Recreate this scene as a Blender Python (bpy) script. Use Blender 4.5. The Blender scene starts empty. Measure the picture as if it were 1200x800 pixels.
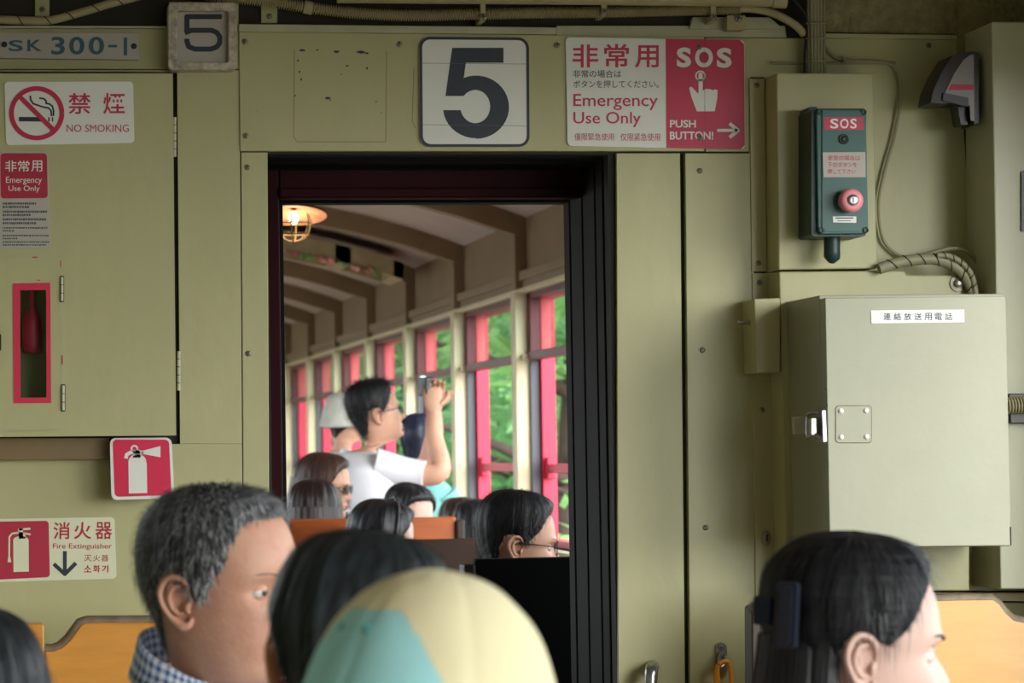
import bpy, bmesh, math, random
from mathutils import Vector, Matrix, Euler, noise as mnoise
from mathutils.geometry import tessellate_polygon
random.seed(7)
C = bpy.context.scene.collection
scene = bpy.context.scene
sin, cos, pi = math.sin, math.cos, math.pi
R = math.radians

# ------------------------------------------------------------------ camera
F = 3460.0                       # focal length in pixels of the 1200 px wide frame
ROLL = .0165
dY = Vector((-600, -135, -F)).normalized()
tt = (135 - 600 * ROLL) / F
dZ = Vector((-ROLL, 1, -tt)).normalized()
dX = dY.cross(dZ)
AM = Matrix((dX, dY, dZ))        # camera axes to world
EYE = Vector((0, 0, 1.33))
cam = bpy.data.cameras.new('camera')
cam.sensor_width = 36
cam.lens = F / 1200 * 36
cam.clip_start = .05
cam.clip_end = 300
cam.dof.use_dof = True
cam.dof.focus_distance = 6.0
cam.dof.aperture_fstop = 9.5
camo = bpy.data.objects.new('camera', cam)
C.objects.link(camo)
camo.matrix_world = Matrix.Translation(EYE) @ AM.to_4x4()
scene.camera = camo

# ------------------------------------------------------------------ light
SUN_STRENGTH, SKY_STRENGTH, EXPOSURE = 4.0, 3.4, 0.5
world = bpy.data.worlds.new('sky')
scene.world = world
world.use_nodes = True
bg = world.node_tree.nodes['Background']
bg.inputs[0].default_value = (.86, .95, 1.0, 1)
bg.inputs[1].default_value = SKY_STRENGTH
sl = bpy.data.lights.new('sun', 'SUN')
sl.energy = SUN_STRENGTH
sl.angle = R(50)
sl.color = (1.0, .98, .93)
so = bpy.data.objects.new('sun', sl)
C.objects.link(so)
so.rotation_euler = Vector((-.50, .80, -.20)).to_track_quat('-Z', 'Y').to_euler()
scene.view_settings.view_transform = 'Standard'
scene.view_settings.look = 'None'
scene.view_settings.gamma = 1
scene.view_settings.use_curve_mapping = False
scene.view_settings.exposure = EXPOSURE
scene.cycles.use_denoising = True
scene.cycles.max_bounces = 8
scene.cycles.diffuse_bounces = 5
scene.cycles.transparent_max_bounces = 12


# ------------------------------------------------------------------ helpers
def P(px, py, Y):
    """the point on the plane y = Y (metres ahead along the train) seen at a photograph pixel"""
    w = AM @ Vector((px - 600, 400 - py, -F))
    return EYE + w * (Y / w.y)


def lin(c):
    return tuple(((v / 255) / 12.92 if v / 255 <= .04045 else ((v / 255 + .055) / 1.055) ** 2.4) for v in c)


def mat(name, rgb, rough=.5, metal=0.0, var=.10, scale=5.0, bump=0.0, stretch=(1, 1, 1), coat=0.0, spec=.5, bscale=None, rgb2=None, emit=0):
    m = bpy.data.materials.new(name)
    m.use_nodes = True
    nt = m.node_tree
    b = nt.nodes['Principled BSDF']
    c = lin(rgb)
    b.inputs['Roughness'].default_value = rough
    b.inputs['Metallic'].default_value = metal
    b.inputs['Specular IOR Level'].default_value = spec
    b.inputs['Coat Weight'].default_value = coat
    b.inputs['Base Color'].default_value = (*c, 1)
    if emit:
        b.inputs['Emission Color'].default_value = (*c, 1)
        b.inputs['Emission Strength'].default_value = emit
    if var > 0 or bump > 0:
        tc = nt.nodes.new('ShaderNodeTexCoord')
        mp = nt.nodes.new('ShaderNodeMapping')
        mp.inputs['Scale'].default_value = stretch
        nt.links.new(tc.outputs['Object'], mp.inputs[0])
        n = nt.nodes.new('ShaderNodeTexNoise')
        n.inputs['Scale'].default_value = scale
        n.inputs['Detail'].default_value = 5
        n.inputs['Roughness'].default_value = .6
        nt.links.new(mp.outputs[0], n.inputs['Vector'])
        if var > 0:
            r = nt.nodes.new('ShaderNodeValToRGB')
            r.color_ramp.elements[0].position = .3
            r.color_ramp.elements[1].position = .7
            lo = lin(rgb2) if rgb2 else tuple(v * (1 - var) for v in c)
            hi = tuple(min(1, v * (1 + var)) for v in c) if not rgb2 else c
            r.color_ramp.elements[0].color = (*lo, 1)
            r.color_ramp.elements[1].color = (*hi, 1)
            nt.links.new(n.outputs[0], r.inputs[0])
            nt.links.new(r.outputs[0], b.inputs['Base Color'])
        if bump > 0:
            n2 = nt.nodes.new('ShaderNodeTexNoise')
            n2.inputs['Scale'].default_value = bscale or scale * 8
            n2.inputs['Detail'].default_value = 4
            nt.links.new(mp.outputs[0], n2.inputs['Vector'])
            bp = nt.nodes.new('ShaderNodeBump')
            bp.inputs['Strength'].default_value = bump
            bp.inputs['Distance'].default_value = .01
            nt.links.new(n2.outputs[0], bp.inputs['Height'])
            nt.links.new(bp.outputs[0], b.inputs['Normal'])
    return m


def hair_mat(name, rgb, rgb2, rough=.38, su=70, sv=2.5, spec=.4):
    m = bpy.data.materials.new(name)
    m.use_nodes = True
    nt = m.node_tree
    b = nt.nodes['Principled BSDF']
    b.inputs['Roughness'].default_value = rough
    b.inputs['Specular IOR Level'].default_value = spec
    uv = nt.nodes.new('ShaderNodeTexCoord')
    mp = nt.nodes.new('ShaderNodeMapping')
    mp.inputs['Scale'].default_value = (su, sv, 1)
    n = nt.nodes.new('ShaderNodeTexNoise')
    n.inputs['Scale'].default_value = 1
    n.inputs['Detail'].default_value = 6
    r = nt.nodes.new('ShaderNodeValToRGB')
    r.color_ramp.elements[0].position = .35
    r.color_ramp.elements[1].position = .68
    r.color_ramp.elements[0].color = (*lin(rgb), 1)
    r.color_ramp.elements[1].color = (*lin(rgb2), 1)
    bp = nt.nodes.new('ShaderNodeBump')
    bp.inputs['Strength'].default_value = .7
    bp.inputs['Distance'].default_value = .004
    nt.links.new(uv.outputs['UV'], mp.inputs[0])
    nt.links.new(mp.outputs[0], n.inputs['Vector'])
    nt.links.new(n.outputs[0], r.inputs[0])
    nt.links.new(r.outputs[0], b.inputs['Base Color'])
    nt.links.new(n.outputs[0], bp.inputs['Height'])
    nt.links.new(bp.outputs[0], b.inputs['Normal'])
    return m


def check_mat(name, a, b_, nu=60, nv=60, rough=.85):
    """woven gingham: two stripes crossing"""
    m = bpy.data.materials.new(name)
    m.use_nodes = True
    nt = m.node_tree
    b = nt.nodes['Principled BSDF']
    b.inputs['Roughness'].default_value = rough
    uv = nt.nodes.new('ShaderNodeTexCoord')
    sep = nt.nodes.new('ShaderNodeSeparateXYZ')
    nt.links.new(uv.outputs['UV'], sep.inputs[0])
    outs = []
    for k, nn in ((0, nu), (1, nv)):
        mu = nt.nodes.new('ShaderNodeMath'); mu.operation = 'MULTIPLY'; mu.inputs[1].default_value = nn
        fr = nt.nodes.new('ShaderNodeMath'); fr.operation = 'FRACT'
        gt = nt.nodes.new('ShaderNodeMath'); gt.operation = 'GREATER_THAN'; gt.inputs[1].default_value = .5
        nt.links.new(sep.outputs[k], mu.inputs[0]); nt.links.new(mu.outputs[0], fr.inputs[0]); nt.links.new(fr.outputs[0], gt.inputs[0])
        outs.append(gt)
    ad = nt.nodes.new('ShaderNodeMath'); ad.operation = 'ADD'
    nt.links.new(outs[0].outputs[0], ad.inputs[0]); nt.links.new(outs[1].outputs[0], ad.inputs[1])
    hf = nt.nodes.new('ShaderNodeMath'); hf.operation = 'MULTIPLY'; hf.inputs[1].default_value = .5
    nt.links.new(ad.outputs[0], hf.inputs[0])
    mx = nt.nodes.new('ShaderNodeMix'); mx.data_type = 'RGBA'
    mx.inputs[6].default_value = (*lin(a), 1); mx.inputs[7].default_value = (*lin(b_), 1)
    nt.links.new(hf.outputs[0], mx.inputs[0]); nt.links.new(mx.outputs[2], b.inputs['Base Color'])
    return m


def glass_mat(name, tint=(.9, .95, .93)):
    m = bpy.data.materials.new(name)
    m.use_nodes = True
    nt = m.node_tree
    nt.nodes.remove(nt.nodes['Principled BSDF'])
    out = nt.nodes['Material Output']
    t = nt.nodes.new('ShaderNodeBsdfTransparent'); t.inputs[0].default_value = (*tint, 1)
    g = nt.nodes.new('ShaderNodeBsdfGlossy'); g.inputs['Roughness'].default_value = .03
    f = nt.nodes.new('ShaderNodeFresnel'); f.inputs[0].default_value = 1.45
    mx = nt.nodes.new('ShaderNodeMixShader')
    ge = nt.nodes.new('ShaderNodeNewGeometry')
    inv = nt.nodes.new('ShaderNodeMath'); inv.operation = 'SUBTRACT'; inv.inputs[0].default_value = 1; nt.links.new(ge.outputs['Backfacing'], inv.inputs[1])
    ml = nt.nodes.new('ShaderNodeMath'); ml.operation = 'MULTIPLY'; nt.links.new(f.outputs[0], ml.inputs[0]); nt.links.new(inv.outputs[0], ml.inputs[1])
    mi = nt.nodes.new('ShaderNodeMath'); mi.operation = 'MINIMUM'; mi.inputs[1].default_value = .4; nt.links.new(ml.outputs[0], mi.inputs[0])
    nt.links.new(mi.outputs[0], mx.inputs[0]); nt.links.new(t.outputs[0], mx.inputs[1]); nt.links.new(g.outputs[0], mx.inputs[2])
    nt.links.new(mx.outputs[0], out.inputs[0])
    return m


def leaf_mat(name, a, b_):
    m = mat(name, a, rough=.55, var=.3, scale=2.0, rgb2=b_)
    nt = m.node_tree
    b = nt.nodes['Principled BSDF']
    tr = nt.nodes.new('ShaderNodeBsdfTranslucent')
    tr.inputs[0].default_value = (*[v * 1.3 for v in lin(a)], 1)
    mx = nt.nodes.new('ShaderNodeMixShader'); mx.inputs[0].default_value = .4
    nt.links.new(b.outputs[0], mx.inputs[1]); nt.links.new(tr.outputs[0], mx.inputs[2])
    nt.links.new(mx.outputs[0], nt.nodes['Material Output'].inputs[0])
    return m


def crom(pts, k):
    """Catmull-Rom resample of tuples of any length, k steps a segment"""
    n = len(pts)
    out = []
    for i in range(n - 1):
        p0, p1, p2, p3 = pts[max(i - 1, 0)], pts[i], pts[i + 1], pts[min(i + 2, n - 1)]
        for j in range(k):
            t = j / k
            out.append(tuple(.5 * (2 * b + (c - a) * t + (2 * a - 5 * b + 4 * c - d) * t * t + (3 * b - a - 3 * c + d) * t ** 3)
                             for a, b, c, d in zip(p0, p1, p2, p3)))
    out.append(tuple(pts[-1]))
    return out


def sstep(a, b, x):
    t = max(0, min(1, (x - a) / (b - a)))
    return t * t * (3 - 2 * t)


def interp(tab, x):
    for (a, va), (b, vb) in zip(tab, tab[1:]):
        if x <= b:
            return va + (vb - va) * max(0, (x - a)) / (b - a)
    return tab[-1][1]


class MB:
    """collects geometry; build() links it as one mesh object"""
    def __init__(self):
        self.v, self.f, self.m, self.uv, self.sm = [], [], [], {}, []

    def add(self, vs, fs, mi=0, smooth=False):
        o = len(self.v)
        self.v += [Vector(p) for p in vs]
        for f in fs:
            self.f.append([o + i for i in f]); self.m.append(mi); self.sm.append(smooth)
        return o

    def prism(self, front, back, mi=0):
        """two rings of points of equal count, capped"""
        n = len(front)
        tri = tessellate_polygon([[Vector(p) for p in front]])
        fs = [list(t) for t in tri] + [[n + i for i in reversed(t)] for t in tri]
        if n == 4:
            fs = [[0, 1, 2, 3], [7, 6, 5, 4]]
        fs += [[i, i + n, (i + 1) % n + n, (i + 1) % n] for i in range(n)]
        self.add(list(front) + list(back), fs, mi)
        return self

    def ppx(self, pts, Yf, Yb, mi=0):
        """polygon given at photograph pixels on the plane y = Yf, carried straight back to y = Yb"""
        fr = [P(x, y, Yf) for x, y in pts]
        return self.prism(fr, [Vector((p.x, Yb, p.z)) for p in fr], mi)

    def ringpx(self, outer, inner, Yf, Yb, mi=0):
        """a flat frame between two photograph-pixel quadrilaterals, Yf to Yb"""
        o, i = [P(x, y, Yf) for x, y in outer], [P(x, y, Yf) for x, y in inner]
        vs = o + i + [Vector((p.x, Yb, p.z)) for p in o + i]
        fs = []
        for k in range(4):
            j = (k + 1) % 4
            fs += [[k, j, 4 + j, 4 + k], [8 + k, 12 + k, 12 + j, 8 + j], [k, 8 + k, 8 + j, j], [4 + k, 4 + j, 12 + j, 12 + k]]
        self.add(vs, fs, mi)
        return self

    def flat(self, pts, Y, mi=0):
        vs = [P(x, y, Y) for x, y in pts]
        self.add(vs, [list(t) for t in tessellate_polygon([vs])], mi)
        return self

    def stroke(self, pts, w, Y, mi=0, closed=False):
        ps = list(pts) + ([pts[0]] if closed else [])
        for (x0, y0), (x1, y1) in zip(ps, ps[1:]):
            d = math.hypot(x1 - x0, y1 - y0) or 1
            nx, ny = -(y1 - y0) / d * w / 2, (x1 - x0) / d * w / 2
            self.flat([(x0 + nx, y0 + ny), (x1 + nx, y1 + ny), (x1 - nx, y1 - ny), (x0 - nx, y0 - ny)], Y, mi)
        for x, y in (ps[1:-1] if not closed else ps):
            self.flat([(x + w / 2 * cos(a * pi / 5), y + w / 2 * sin(a * pi / 5)) for a in range(10)], Y + 1e-5, mi)
        return self

    def text(self, s, x0, y0, x1, y1, Y, mi=0, bold=0.0, dy=0.0):
        cu = bpy.data.curves.new('t', 'FONT')
        cu.body = s
        cu.offset = bold
        cu.resolution_u = 4
        ob = bpy.data.objects.new('t', cu)
        C.objects.link(ob)
        dg = bpy.context.evaluated_depsgraph_get()
        me = bpy.data.meshes.new_from_object(ob.evaluated_get(dg))
        vs = [v.co.copy() for v in me.vertices]
        fs = [list(p.vertices) for p in me.polygons]
        bpy.data.objects.remove(ob); bpy.data.curves.remove(cu); bpy.data.meshes.remove(me)
        ax, bx = min(v.x for v in vs), max(v.x for v in vs)
        ay, by = min(v.y for v in vs), max(v.y for v in vs)
        out = []
        for v in vs:
            u, w = (v.x - ax) / (bx - ax), (v.y - ay) / (by - ay)
            out.append(P(x0 + (x1 - x0) * u, y1 + (y0 - y1) * w + dy * (u - .5), Y))
        self.add(out, fs, mi)
        return self

    def box(self, lo, hi, mi=0):
        (a, b, c), (d, e, f) = lo, hi
        vs = [(a, b, c), (d, b, c), (d, e, c), (a, e, c), (a, b, f), (d, b, f), (d, e, f), (a, e, f)]
        self.add(vs, [[3, 2, 1, 0], [4, 5, 6, 7], [0, 1, 5, 4], [1, 2, 6, 5], [2, 3, 7, 6], [3, 0, 4, 7]], mi)
        return self

    def tube(self, pts, rad, n=10, mi=0, k=0, flat=1.0, up=None):
        """swept tube; rad a number or a list; k Catmull-Rom steps; flat squashes it across"""
        pts = [tuple(p) for p in pts]
        rs = list(rad) if isinstance(rad, (list, tuple)) else [rad] * len(pts)
        if k:
            q = crom([p + (r,) for p, r in zip(pts, rs)], k)
            pts = [p[:3] for p in q]; rs = [max(p[3], 1e-5) for p in q]
        pts = [Vector(p) for p in pts]
        ref = up or Vector((0.13, .21, 1))
        vs, prev = [], None
        for i, p in enumerate(pts):
            t = (pts[min(i + 1, len(pts) - 1)] - pts[max(i - 1, 0)]).normalized()
            if prev is None:
                a = t.cross(ref)
                if a.length < 1e-3:
                    a = t.cross(Vector((1, 0, 0)))
            else:
                a = prev - t * prev.dot(t)
            a.normalize(); prev = a
            b = t.cross(a)
            vs += [p + (a * cos(2 * pi * j / n) + b * sin(2 * pi * j / n) * flat) * rs[i] for j in range(n)]
        m = len(pts)
        fs = [[i * n + j, i * n + (j + 1) % n, (i + 1) * n + (j + 1) % n, (i + 1) * n + j] for i in range(m - 1) for j in range(n)]
        self.add(vs, fs, mi, True)
        self.add(vs[:n], [list(range(n))[::-1]], mi)
        self.add(vs[-n:], [list(range(n))], mi)
        return self

    def lathe(self, prof, c, axis=Vector((0, -1, 0)), n=24, mi=0, smooth=True, caps=True):
        """prof: (radius, height along axis) pairs"""
        q = Vector((0, 0, 1)).rotation_difference(Vector(axis))
        c = Vector(c)
        vs = [c + q @ Vector((r * cos(2 * pi * j / n), r * sin(2 * pi * j / n), h)) for r, h in prof for j in range(n)]
        m = len(prof)
        fs = [[i * n + j, i * n + (j + 1) % n, (i + 1) * n + (j + 1) % n, (i + 1) * n + j] for i in range(m - 1) for j in range(n)]
        self.add(vs, fs, mi, smooth)
        if caps:
            self.add(vs[-n:], [list(range(n))], mi)
            self.add(vs[:n], [list(range(n))[::-1]], mi)
        return self

    def ball(self, c, r, n=14, mi=0, sc=(1, 1, 1), rot=None, pick=None):
        c = Vector(c)
        vs = []
        for i in range(n + 1):
            th = pi * i / n
            for j in range(2 * n):
                p = Vector((r * sin(th) * cos(pi * j / n) * sc[0], r * sin(th) * sin(pi * j / n) * sc[1], r * cos(th) * sc[2]))
                vs.append(c + (rot @ p if rot else p))
        k = 2 * n
        fs = [[i * k + j, (i + 1) * k + j, (i + 1) * k + (j + 1) % k, i * k + (j + 1) % k] for i in range(n) for j in range(k)]
        self.add(vs, fs, mi, True)
        return self

    def grid(self, rows, closed=True, mi=0, uvs=None, mfun=None):
        n = len(rows[0])
        o = len(self.v)
        self.v += [Vector(p) for r in rows for p in r]
        for i in range(len(rows) - 1):
            for j in range(n if closed else n - 1):
                j2 = (j + 1) % n
                f = [o + i * n + j, o + (i + 1) * n + j, o + (i + 1) * n + j2, o + i * n + j2]
                if uvs:
                    ju = j + 1
                    self.uv[len(self.f)] = [uvs(i, j), uvs(i + 1, j), uvs(i + 1, ju), uvs(i, ju)]
                self.f.append(f); self.sm.append(True)
                self.m.append(mfun(i, j) if mfun else mi)
        return self

    def build(self, name, mats, parent=None, origin=None, bevel=0.0, local=False, seg=2):
        me = bpy.data.meshes.new(name)
        if not isinstance(mats, (list, tuple)):
            mats = [mats]
        vs = self.v
        if local:
            loc = Vector((0, 0, 0))
        else:
            if origin is None:
                lo = [min(p[i] for p in vs) for i in range(3)]
                hi = [max(p[i] for p in vs) for i in range(3)]
                origin = ((lo[0] + hi[0]) / 2, (lo[1] + hi[1]) / 2, lo[2])
            loc = Vector(origin)
        me.from_pydata([tuple(p - loc) for p in vs], [], self.f)
        for m in mats:
            me.materials.append(m)
        me.polygons.foreach_set('material_index', self.m)
        me.polygons.foreach_set('use_smooth', self.sm)
        if self.uv:
            ul = me.uv_layers.new(name='UVMap')
            for fi, cs in self.uv.items():
                for li, c in zip(me.polygons[fi].loop_indices, cs):
                    ul.data[li].uv = c
        me.update()
        bm = bmesh.new(); bm.from_mesh(me)
        if not self.uv:
            bmesh.ops.recalc_face_normals(bm, faces=bm.faces)
        bm.to_mesh(me); bm.free()
        o = bpy.data.objects.new(name, me)
        C.objects.link(o)
        if parent is not None:
            o.parent = parent
            o.location = loc - (WLOC(parent) if not local else Vector((0, 0, 0)))
        else:
            o.location = loc
        if bevel:
            b = o.modifiers.new('bevel', 'BEVEL'); b.width = bevel; b.segments = seg; b.limit_method = 'ANGLE'; b.angle_limit = R(40)
        return o


def WLOC(o):
    v = Vector((0, 0, 0))
    while o is not None:
        v = v + o.location
        o = o.parent
    return v


def tag(o, label, cat, group=None, kind=None):
    o['label'] = label
    o['category'] = cat
    if group: o['group'] = group
    if kind: o['kind'] = kind
    return o


def thing(name, label, cat, loc, group=None, rotz=0.0):
    o = bpy.data.objects.new(name, None)
    o.empty_display_size = .05
    C.objects.link(o)
    o.location = loc
    o.rotation_euler = (0, 0, rotz)
    return tag(o, label, cat, group)


def struct(o, label=None):
    o['kind'] = 'structure'
    if label: o['label'] = label
    return o


def rr(x0, y0, x1, y1, r, n=5):
    pts = []
    for cx, cy, a0 in ((x1 - r, y0 + r, -90), (x1 - r, y1 - r, 0), (x0 + r, y1 - r, 90), (x0 + r, y0 + r, 180)):
        for i in range(n + 1):
            a = R(a0 + 90 * i / n)
            pts.append((cx + r * cos(a), cy + r * sin(a)))
    return pts


def skew(pts, corners):
    """map points of the unit square onto a pixel quadrilateral TL TR BR BL"""
    (ax, ay), (bx, by), (cx, cy), (dx, dy) = corners
    return [((1 - v) * ((1 - u) * ax + u * bx) + v * ((1 - u) * dx + u * cx),
             (1 - v) * ((1 - u) * ay + u * by) + v * ((1 - u) * dy + u * cy)) for u, v in pts]


def rquad(corners, r, n=5):
    (ax, ay), (bx, by), (cx, cy), (dx, dy) = corners
    w, h = abs(bx - ax), abs(dy - ay)
    pts = []
    for px, py, a0 in ((w - r, r, -90), (w - r, h - r, 0), (r, h - r, 90), (r, r, 180)):
        for i in range(n + 1):
            a = R(a0 + 90 * i / n)
            pts.append(((px + r * cos(a)) / w, (py + r * sin(a)) / h))
    return skew(pts, corners)


def circ(cx, cy, r, n=28, ry=None):
    return [(cx + r * cos(2 * pi * i / n), cy + (ry or r) * sin(2 * pi * i / n)) for i in range(n)]


def arc(cx, cy, rx, ry, a0, a1, n=16):
    return [(cx + rx * cos(R(a0 + (a1 - a0) * i / n)), cy + ry * sin(R(a0 + (a1 - a0) * i / n))) for i in range(n + 1)]


# ------------------------------------------------------------------ materials
M = {}
M['paint'] = mat('olive_paint', (178, 175, 130), .42, var=.07, scale=3.0, bump=.10, bscale=28, stretch=(1, 1, .5))
M['paint2'] = mat('cream_paint', (194, 193, 166), .40, var=.05, scale=4.0, bump=.06, bscale=30)
M['paint3'] = mat('box_cream_paint', (154, 154, 132), .4, var=.05, scale=4.0, bump=.06, bscale=30)
M['seam'] = mat('dark_seam', (40, 36, 26), .8, var=.2)
M['ledge'] = mat('worn_ledge', (176, 174, 146), .5, var=.14, scale=9)
M['rough'] = mat('rough_insulation', (150, 142, 104), .9, var=.25, scale=45, bump=1.0, bscale=70)
M['brown'] = mat('brown_paint', (120, 100, 66), .5, var=.1)
M['pipe'] = mat('pipe_paint', (168, 156, 120), .5, var=.12, scale=14)
M['cable'] = mat('cable_grey', (150, 146, 116), .5, var=.08)
M['black'] = mat('black_rubber', (8, 9, 11), .75, var=.2, spec=.2)
M['black2'] = mat('black_plastic', (26, 27, 28), .35, var=.1)
M['doorred_shaded'] = mat('door_red_shaded', (44, 7, 14), .6, var=.2, spec=.1)  # darkened copy of the dark red; gangway shade is in the colour
M['darkred'] = mat('dark_red_paint', (92, 22, 34), .4, var=.2)
M['red'] = mat('bright_red_paint', (206, 38, 74), .45, var=.06)
M['white'] = mat('white_vinyl', (226, 228, 222), .45, var=.03)
M['signred'] = mat('sign_red', (194, 38, 76), .42, var=.05)
M['signred2'] = mat('sign_dark_red', (172, 32, 60), .42, var=.05)
M['pinkred'] = mat('sign_crimson', (212, 24, 74), .4, var=.05)
M['ink'] = mat('ink_navy', (34, 44, 58), .45, var=.15, scale=30)
M['inkgrey'] = mat('ink_grey', (84, 88, 96), .5, var=.05)
M['teal_ink'] = mat('ink_blue_green', (52, 96, 112), .5, var=.1)
M['plate'] = mat('grey_enamel_plate', (178, 172, 162), .45, var=.08)
M['castframe'] = mat('worn_cast_frame', (184, 174, 158), .6, var=.45, scale=60, bump=.3)
M['cream_sign'] = mat('yellowed_sign', (214, 216, 186), .45, var=.05)
M['steel'] = mat('steel', (170, 170, 172), .28, .95, var=.05)
M['screw'] = mat('screw_steel', (150, 146, 130), .4, .6, var=.1)
M['hole'] = mat('dark_recess', (14, 13, 12), .9, var=0)
M['sosgreen'] = mat('sos_green', (42, 88, 84), .4, var=.06)
M['sosdark'] = mat('sos_dark_green', (30, 56, 54), .45, var=.08)
M['button'] = mat('button_pink', (236, 146, 158), .45, var=.03)
M['wood'] = mat('varnished_orange_wood', (206, 142, 58), .32, var=.18, scale=3.5, stretch=(1, 6, 6), bump=.05, coat=.2)
M['wood2'] = mat('varnished_brown_wood', (176, 92, 44), .35, var=.2, scale=4, stretch=(1, 6, 6), coat=.2)
M['woodedge'] = mat('worn_wood_edge', (120, 104, 84), .6, var=.35, scale=30)
M['woodlight'] = mat('light_wood', (206, 158, 92), .35, var=.1, scale=3.5, stretch=(1, 6, 6), coat=.2)
M['wooddark'] = mat('dark_wood', (52, 36, 26), .5, var=.2)
M['glass'] = glass_mat('window_glass')
M['ceil'] = mat('ceiling_board', (186, 174, 168), .7, var=.06)
M['beam'] = mat('ceiling_beam_paint', (132, 112, 84), .55, var=.1)
M['cream'] = mat('cream_post_paint', (208, 199, 164), .45, var=.05)
M['floor'] = mat('floor_linoleum', (150, 136, 116), .6, var=.15)
M['orange'] = mat('orange_cord', (240, 150, 30), .6, var=.1, scale=60)
M['fix_dark'] = mat('fixture_dark', (52, 50, 54), .4, var=.08)
M['fix_grey'] = mat('fixture_grey', (150, 146, 150), .4, var=.05)
W = 6.0

# ------------------------------------------------------------------ room: this carriage
XL, XR, XC = -.42, 2.24, .91


def roofz(x, base=2.50, k=.12):
    return base - k * (x - XC) ** 2


def side_wall(name, x0, x1, y0, y1, openings, ztop, sill, head, m):
    b = MB()
    b.box((x0, y0, 0), (x1, y1, sill))
    b.box((x0, y0, head), (x1, y1, ztop))
    ys = [y0] + [v for o in openings for v in o] + [y1]
    for a, c in zip(ys[::2], ys[1::2]):
        b.box((x0, a, sill), (x1, c, head))
    return struct(b.build(name, m))


struct(MB().box((XL - .1, -3, -.1), (XR + .1, 6.3, 0)).build('floor', M['floor']))
side_wall('wall_right', XR, XR + .08, -3, 6.06, [(-2.3, -.9), (-.6, .8), (1.1, 2.5), (2.8, 4.2), (4.5, 5.4)], 2.36, .82, 2.06, M['paint'])
side_wall('wall_left', XL - .08, XL, -3, 6.06, [(-2.3, -.9), (-.6, .8), (1.1, 2.5), (2.8, 4.2), (4.5, 5.4)], 2.36, .82, 2.06, M['paint'])
struct(MB().box((XL - .08, -3.08, 0), (XR + .08, -3, 2.6)).build('wall_back', M['paint']))


def arch(y0, y1, zf, th, m, name):
    n = 14
    b = MB()
    xs = [XL - .1 + (XR - XL + .2) * i / n for i in range(n + 1)]
    lo = [Vector((x, y0, zf(x))) for x in xs]
    hi = [Vector((x, y0, zf(x) + th)) for x in reversed(xs)]
    fr = lo + hi
    b.prism(fr, [Vector((p.x, y1, p.z)) for p in fr])
    return b.build(name, m)


struct(arch(-3.08, 6.3, lambda x: roofz(x, 2.5), .06, M['ceil'], 'ceiling'))

# ------------------------------------------------------------------ end wall with the doorway
dL, dR, dT = P(314, 178, W).x, P(723, 700, W).x, P(500, 180, W).z
b = MB()
b.box((XL, 6.012, 0), (dL, 6.06, 2.40)); b.box((dR, 6.012, 0), (XR, 6.06, 2.40)); b.box((dL, 6.012, dT), (dR, 6.06, 2.46))
struct(b.build('wall_front', M['seam']))  # dark base: joints between panels, plus the cabinet's shadow strip
YB = 6.014
SCREW = None


def screw(px, py, Y, parent, r=.0062, m=None):
    """a slotted round-head screw seated on the plane y = Y"""
    global SCREW
    c = P(px, py, Y)
    if SCREW is None:
        s = MB()
        s.lathe([(.0066, 0), (.0066, .0012), (.0052, .0028), (.0025, .0036)], (0, 0, 0), n=14)
        s.box((-.0042, -.0042, -.0006), (.0042, -.003, .0006), 1); s.box((-.0006, -.0042, -.0042), (.0006, -.003, .0042), 1)
        o = s.build('screw', [M['screw'], M['hole']], local=True)
        SCREW = o
    else:
        o = SCREW.copy(); C.objects.link(o)
    o.parent = parent
    o.location = c - WLOC(parent)
    o.scale = (r / .0066,) * 3
    o.rotation_euler = (0, random.uniform(0, 3), 0)
    return o


npan = [0]


def panel(pts, m='paint', Y=W, Yb=YB, screws=(), bevel=.0012, label=None):
    npan[0] += 1
    o = struct(MB().ppx(pts, Y, Yb).build('trim_%d' % npan[0], M[m], bevel=bevel), label)
    for s in screws:
        screw(*s, Y, o)
    return o


BOT = 1150
panel([(-90, 82), (280.5, 82), (283.6, 520), (211, 520), (207.5, 84), (-90, 84)])  # cut back beside the cabinet; the bared dark base stands for its shadow
panel([(-90, 520), (283.6, 520), (287, BOT), (-80, BOT)])                                            # left of the door
panel([(282.5, 178.5), (313.5, 178.5), (318, BOT), (289, BOT)], screws=[(290, 196), (291, 414)])       # door strip
panel([(280, 37.5), (825.5, 43), (825.5, 177), (281.5, 177)], Y=5.996, screws=[(287, 49), (468, 52), (653, 53), (288, 159)])
panel([(722.5, 179.5), (797, 179.5), (806, BOT), (726, BOT)])                                       # right of the door
panel([(803, 179.5), (882, 179.5), (892, BOT), (812, BOT)], Y=5.994, screws=[(820, 200), (823, 410), (827, 618)])
panel([(827, 44), (1124, 46), (1140, 340), (899, 340), (896, 91), (879.5, 91), (881, 178), (827, 177.5)], Y=5.998, screws=[(1088, 53)])
panel([(878.5, 92), (896, 92), (899, 318), (881, 318)], Y=5.99, screws=[(887, 100), (889, 308)])      # screwed flange
panel([(881.5, 320), (905, 320), (912, BOT), (890, BOT)], Y=5.99, screws=[(890, 331), (893, 480)])
panel([(905, 342), (1300, 342), (1300, 692), (911, 692)], Y=6.0)
panel([(911, 706), (1300, 706), (1300, BOT), (915, BOT)], Y=6.002)
panel([(1000, 693.5), (1300, 695), (1300, 705), (1000, 703)], 'cream', Y=5.975, label='cream rail above the right bench')
panel([(-90, 33), (196, 33), (196, 81), (-90, 81)])
panel([(-90, 29.5), (196, 30.5), (196, 33), (-90, 33)], 'ledge', Y=5.985)
panel([(198, 2), (279.5, 2), (280, 81), (198, 81)])
panel([(280, 28), (652, 32), (652, 40), (280, 37)], 'ledge', Y=5.985)
panel([(652, 30), (920, 30), (922, 44), (652, 42)], 'ledge', Y=6.0)
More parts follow.
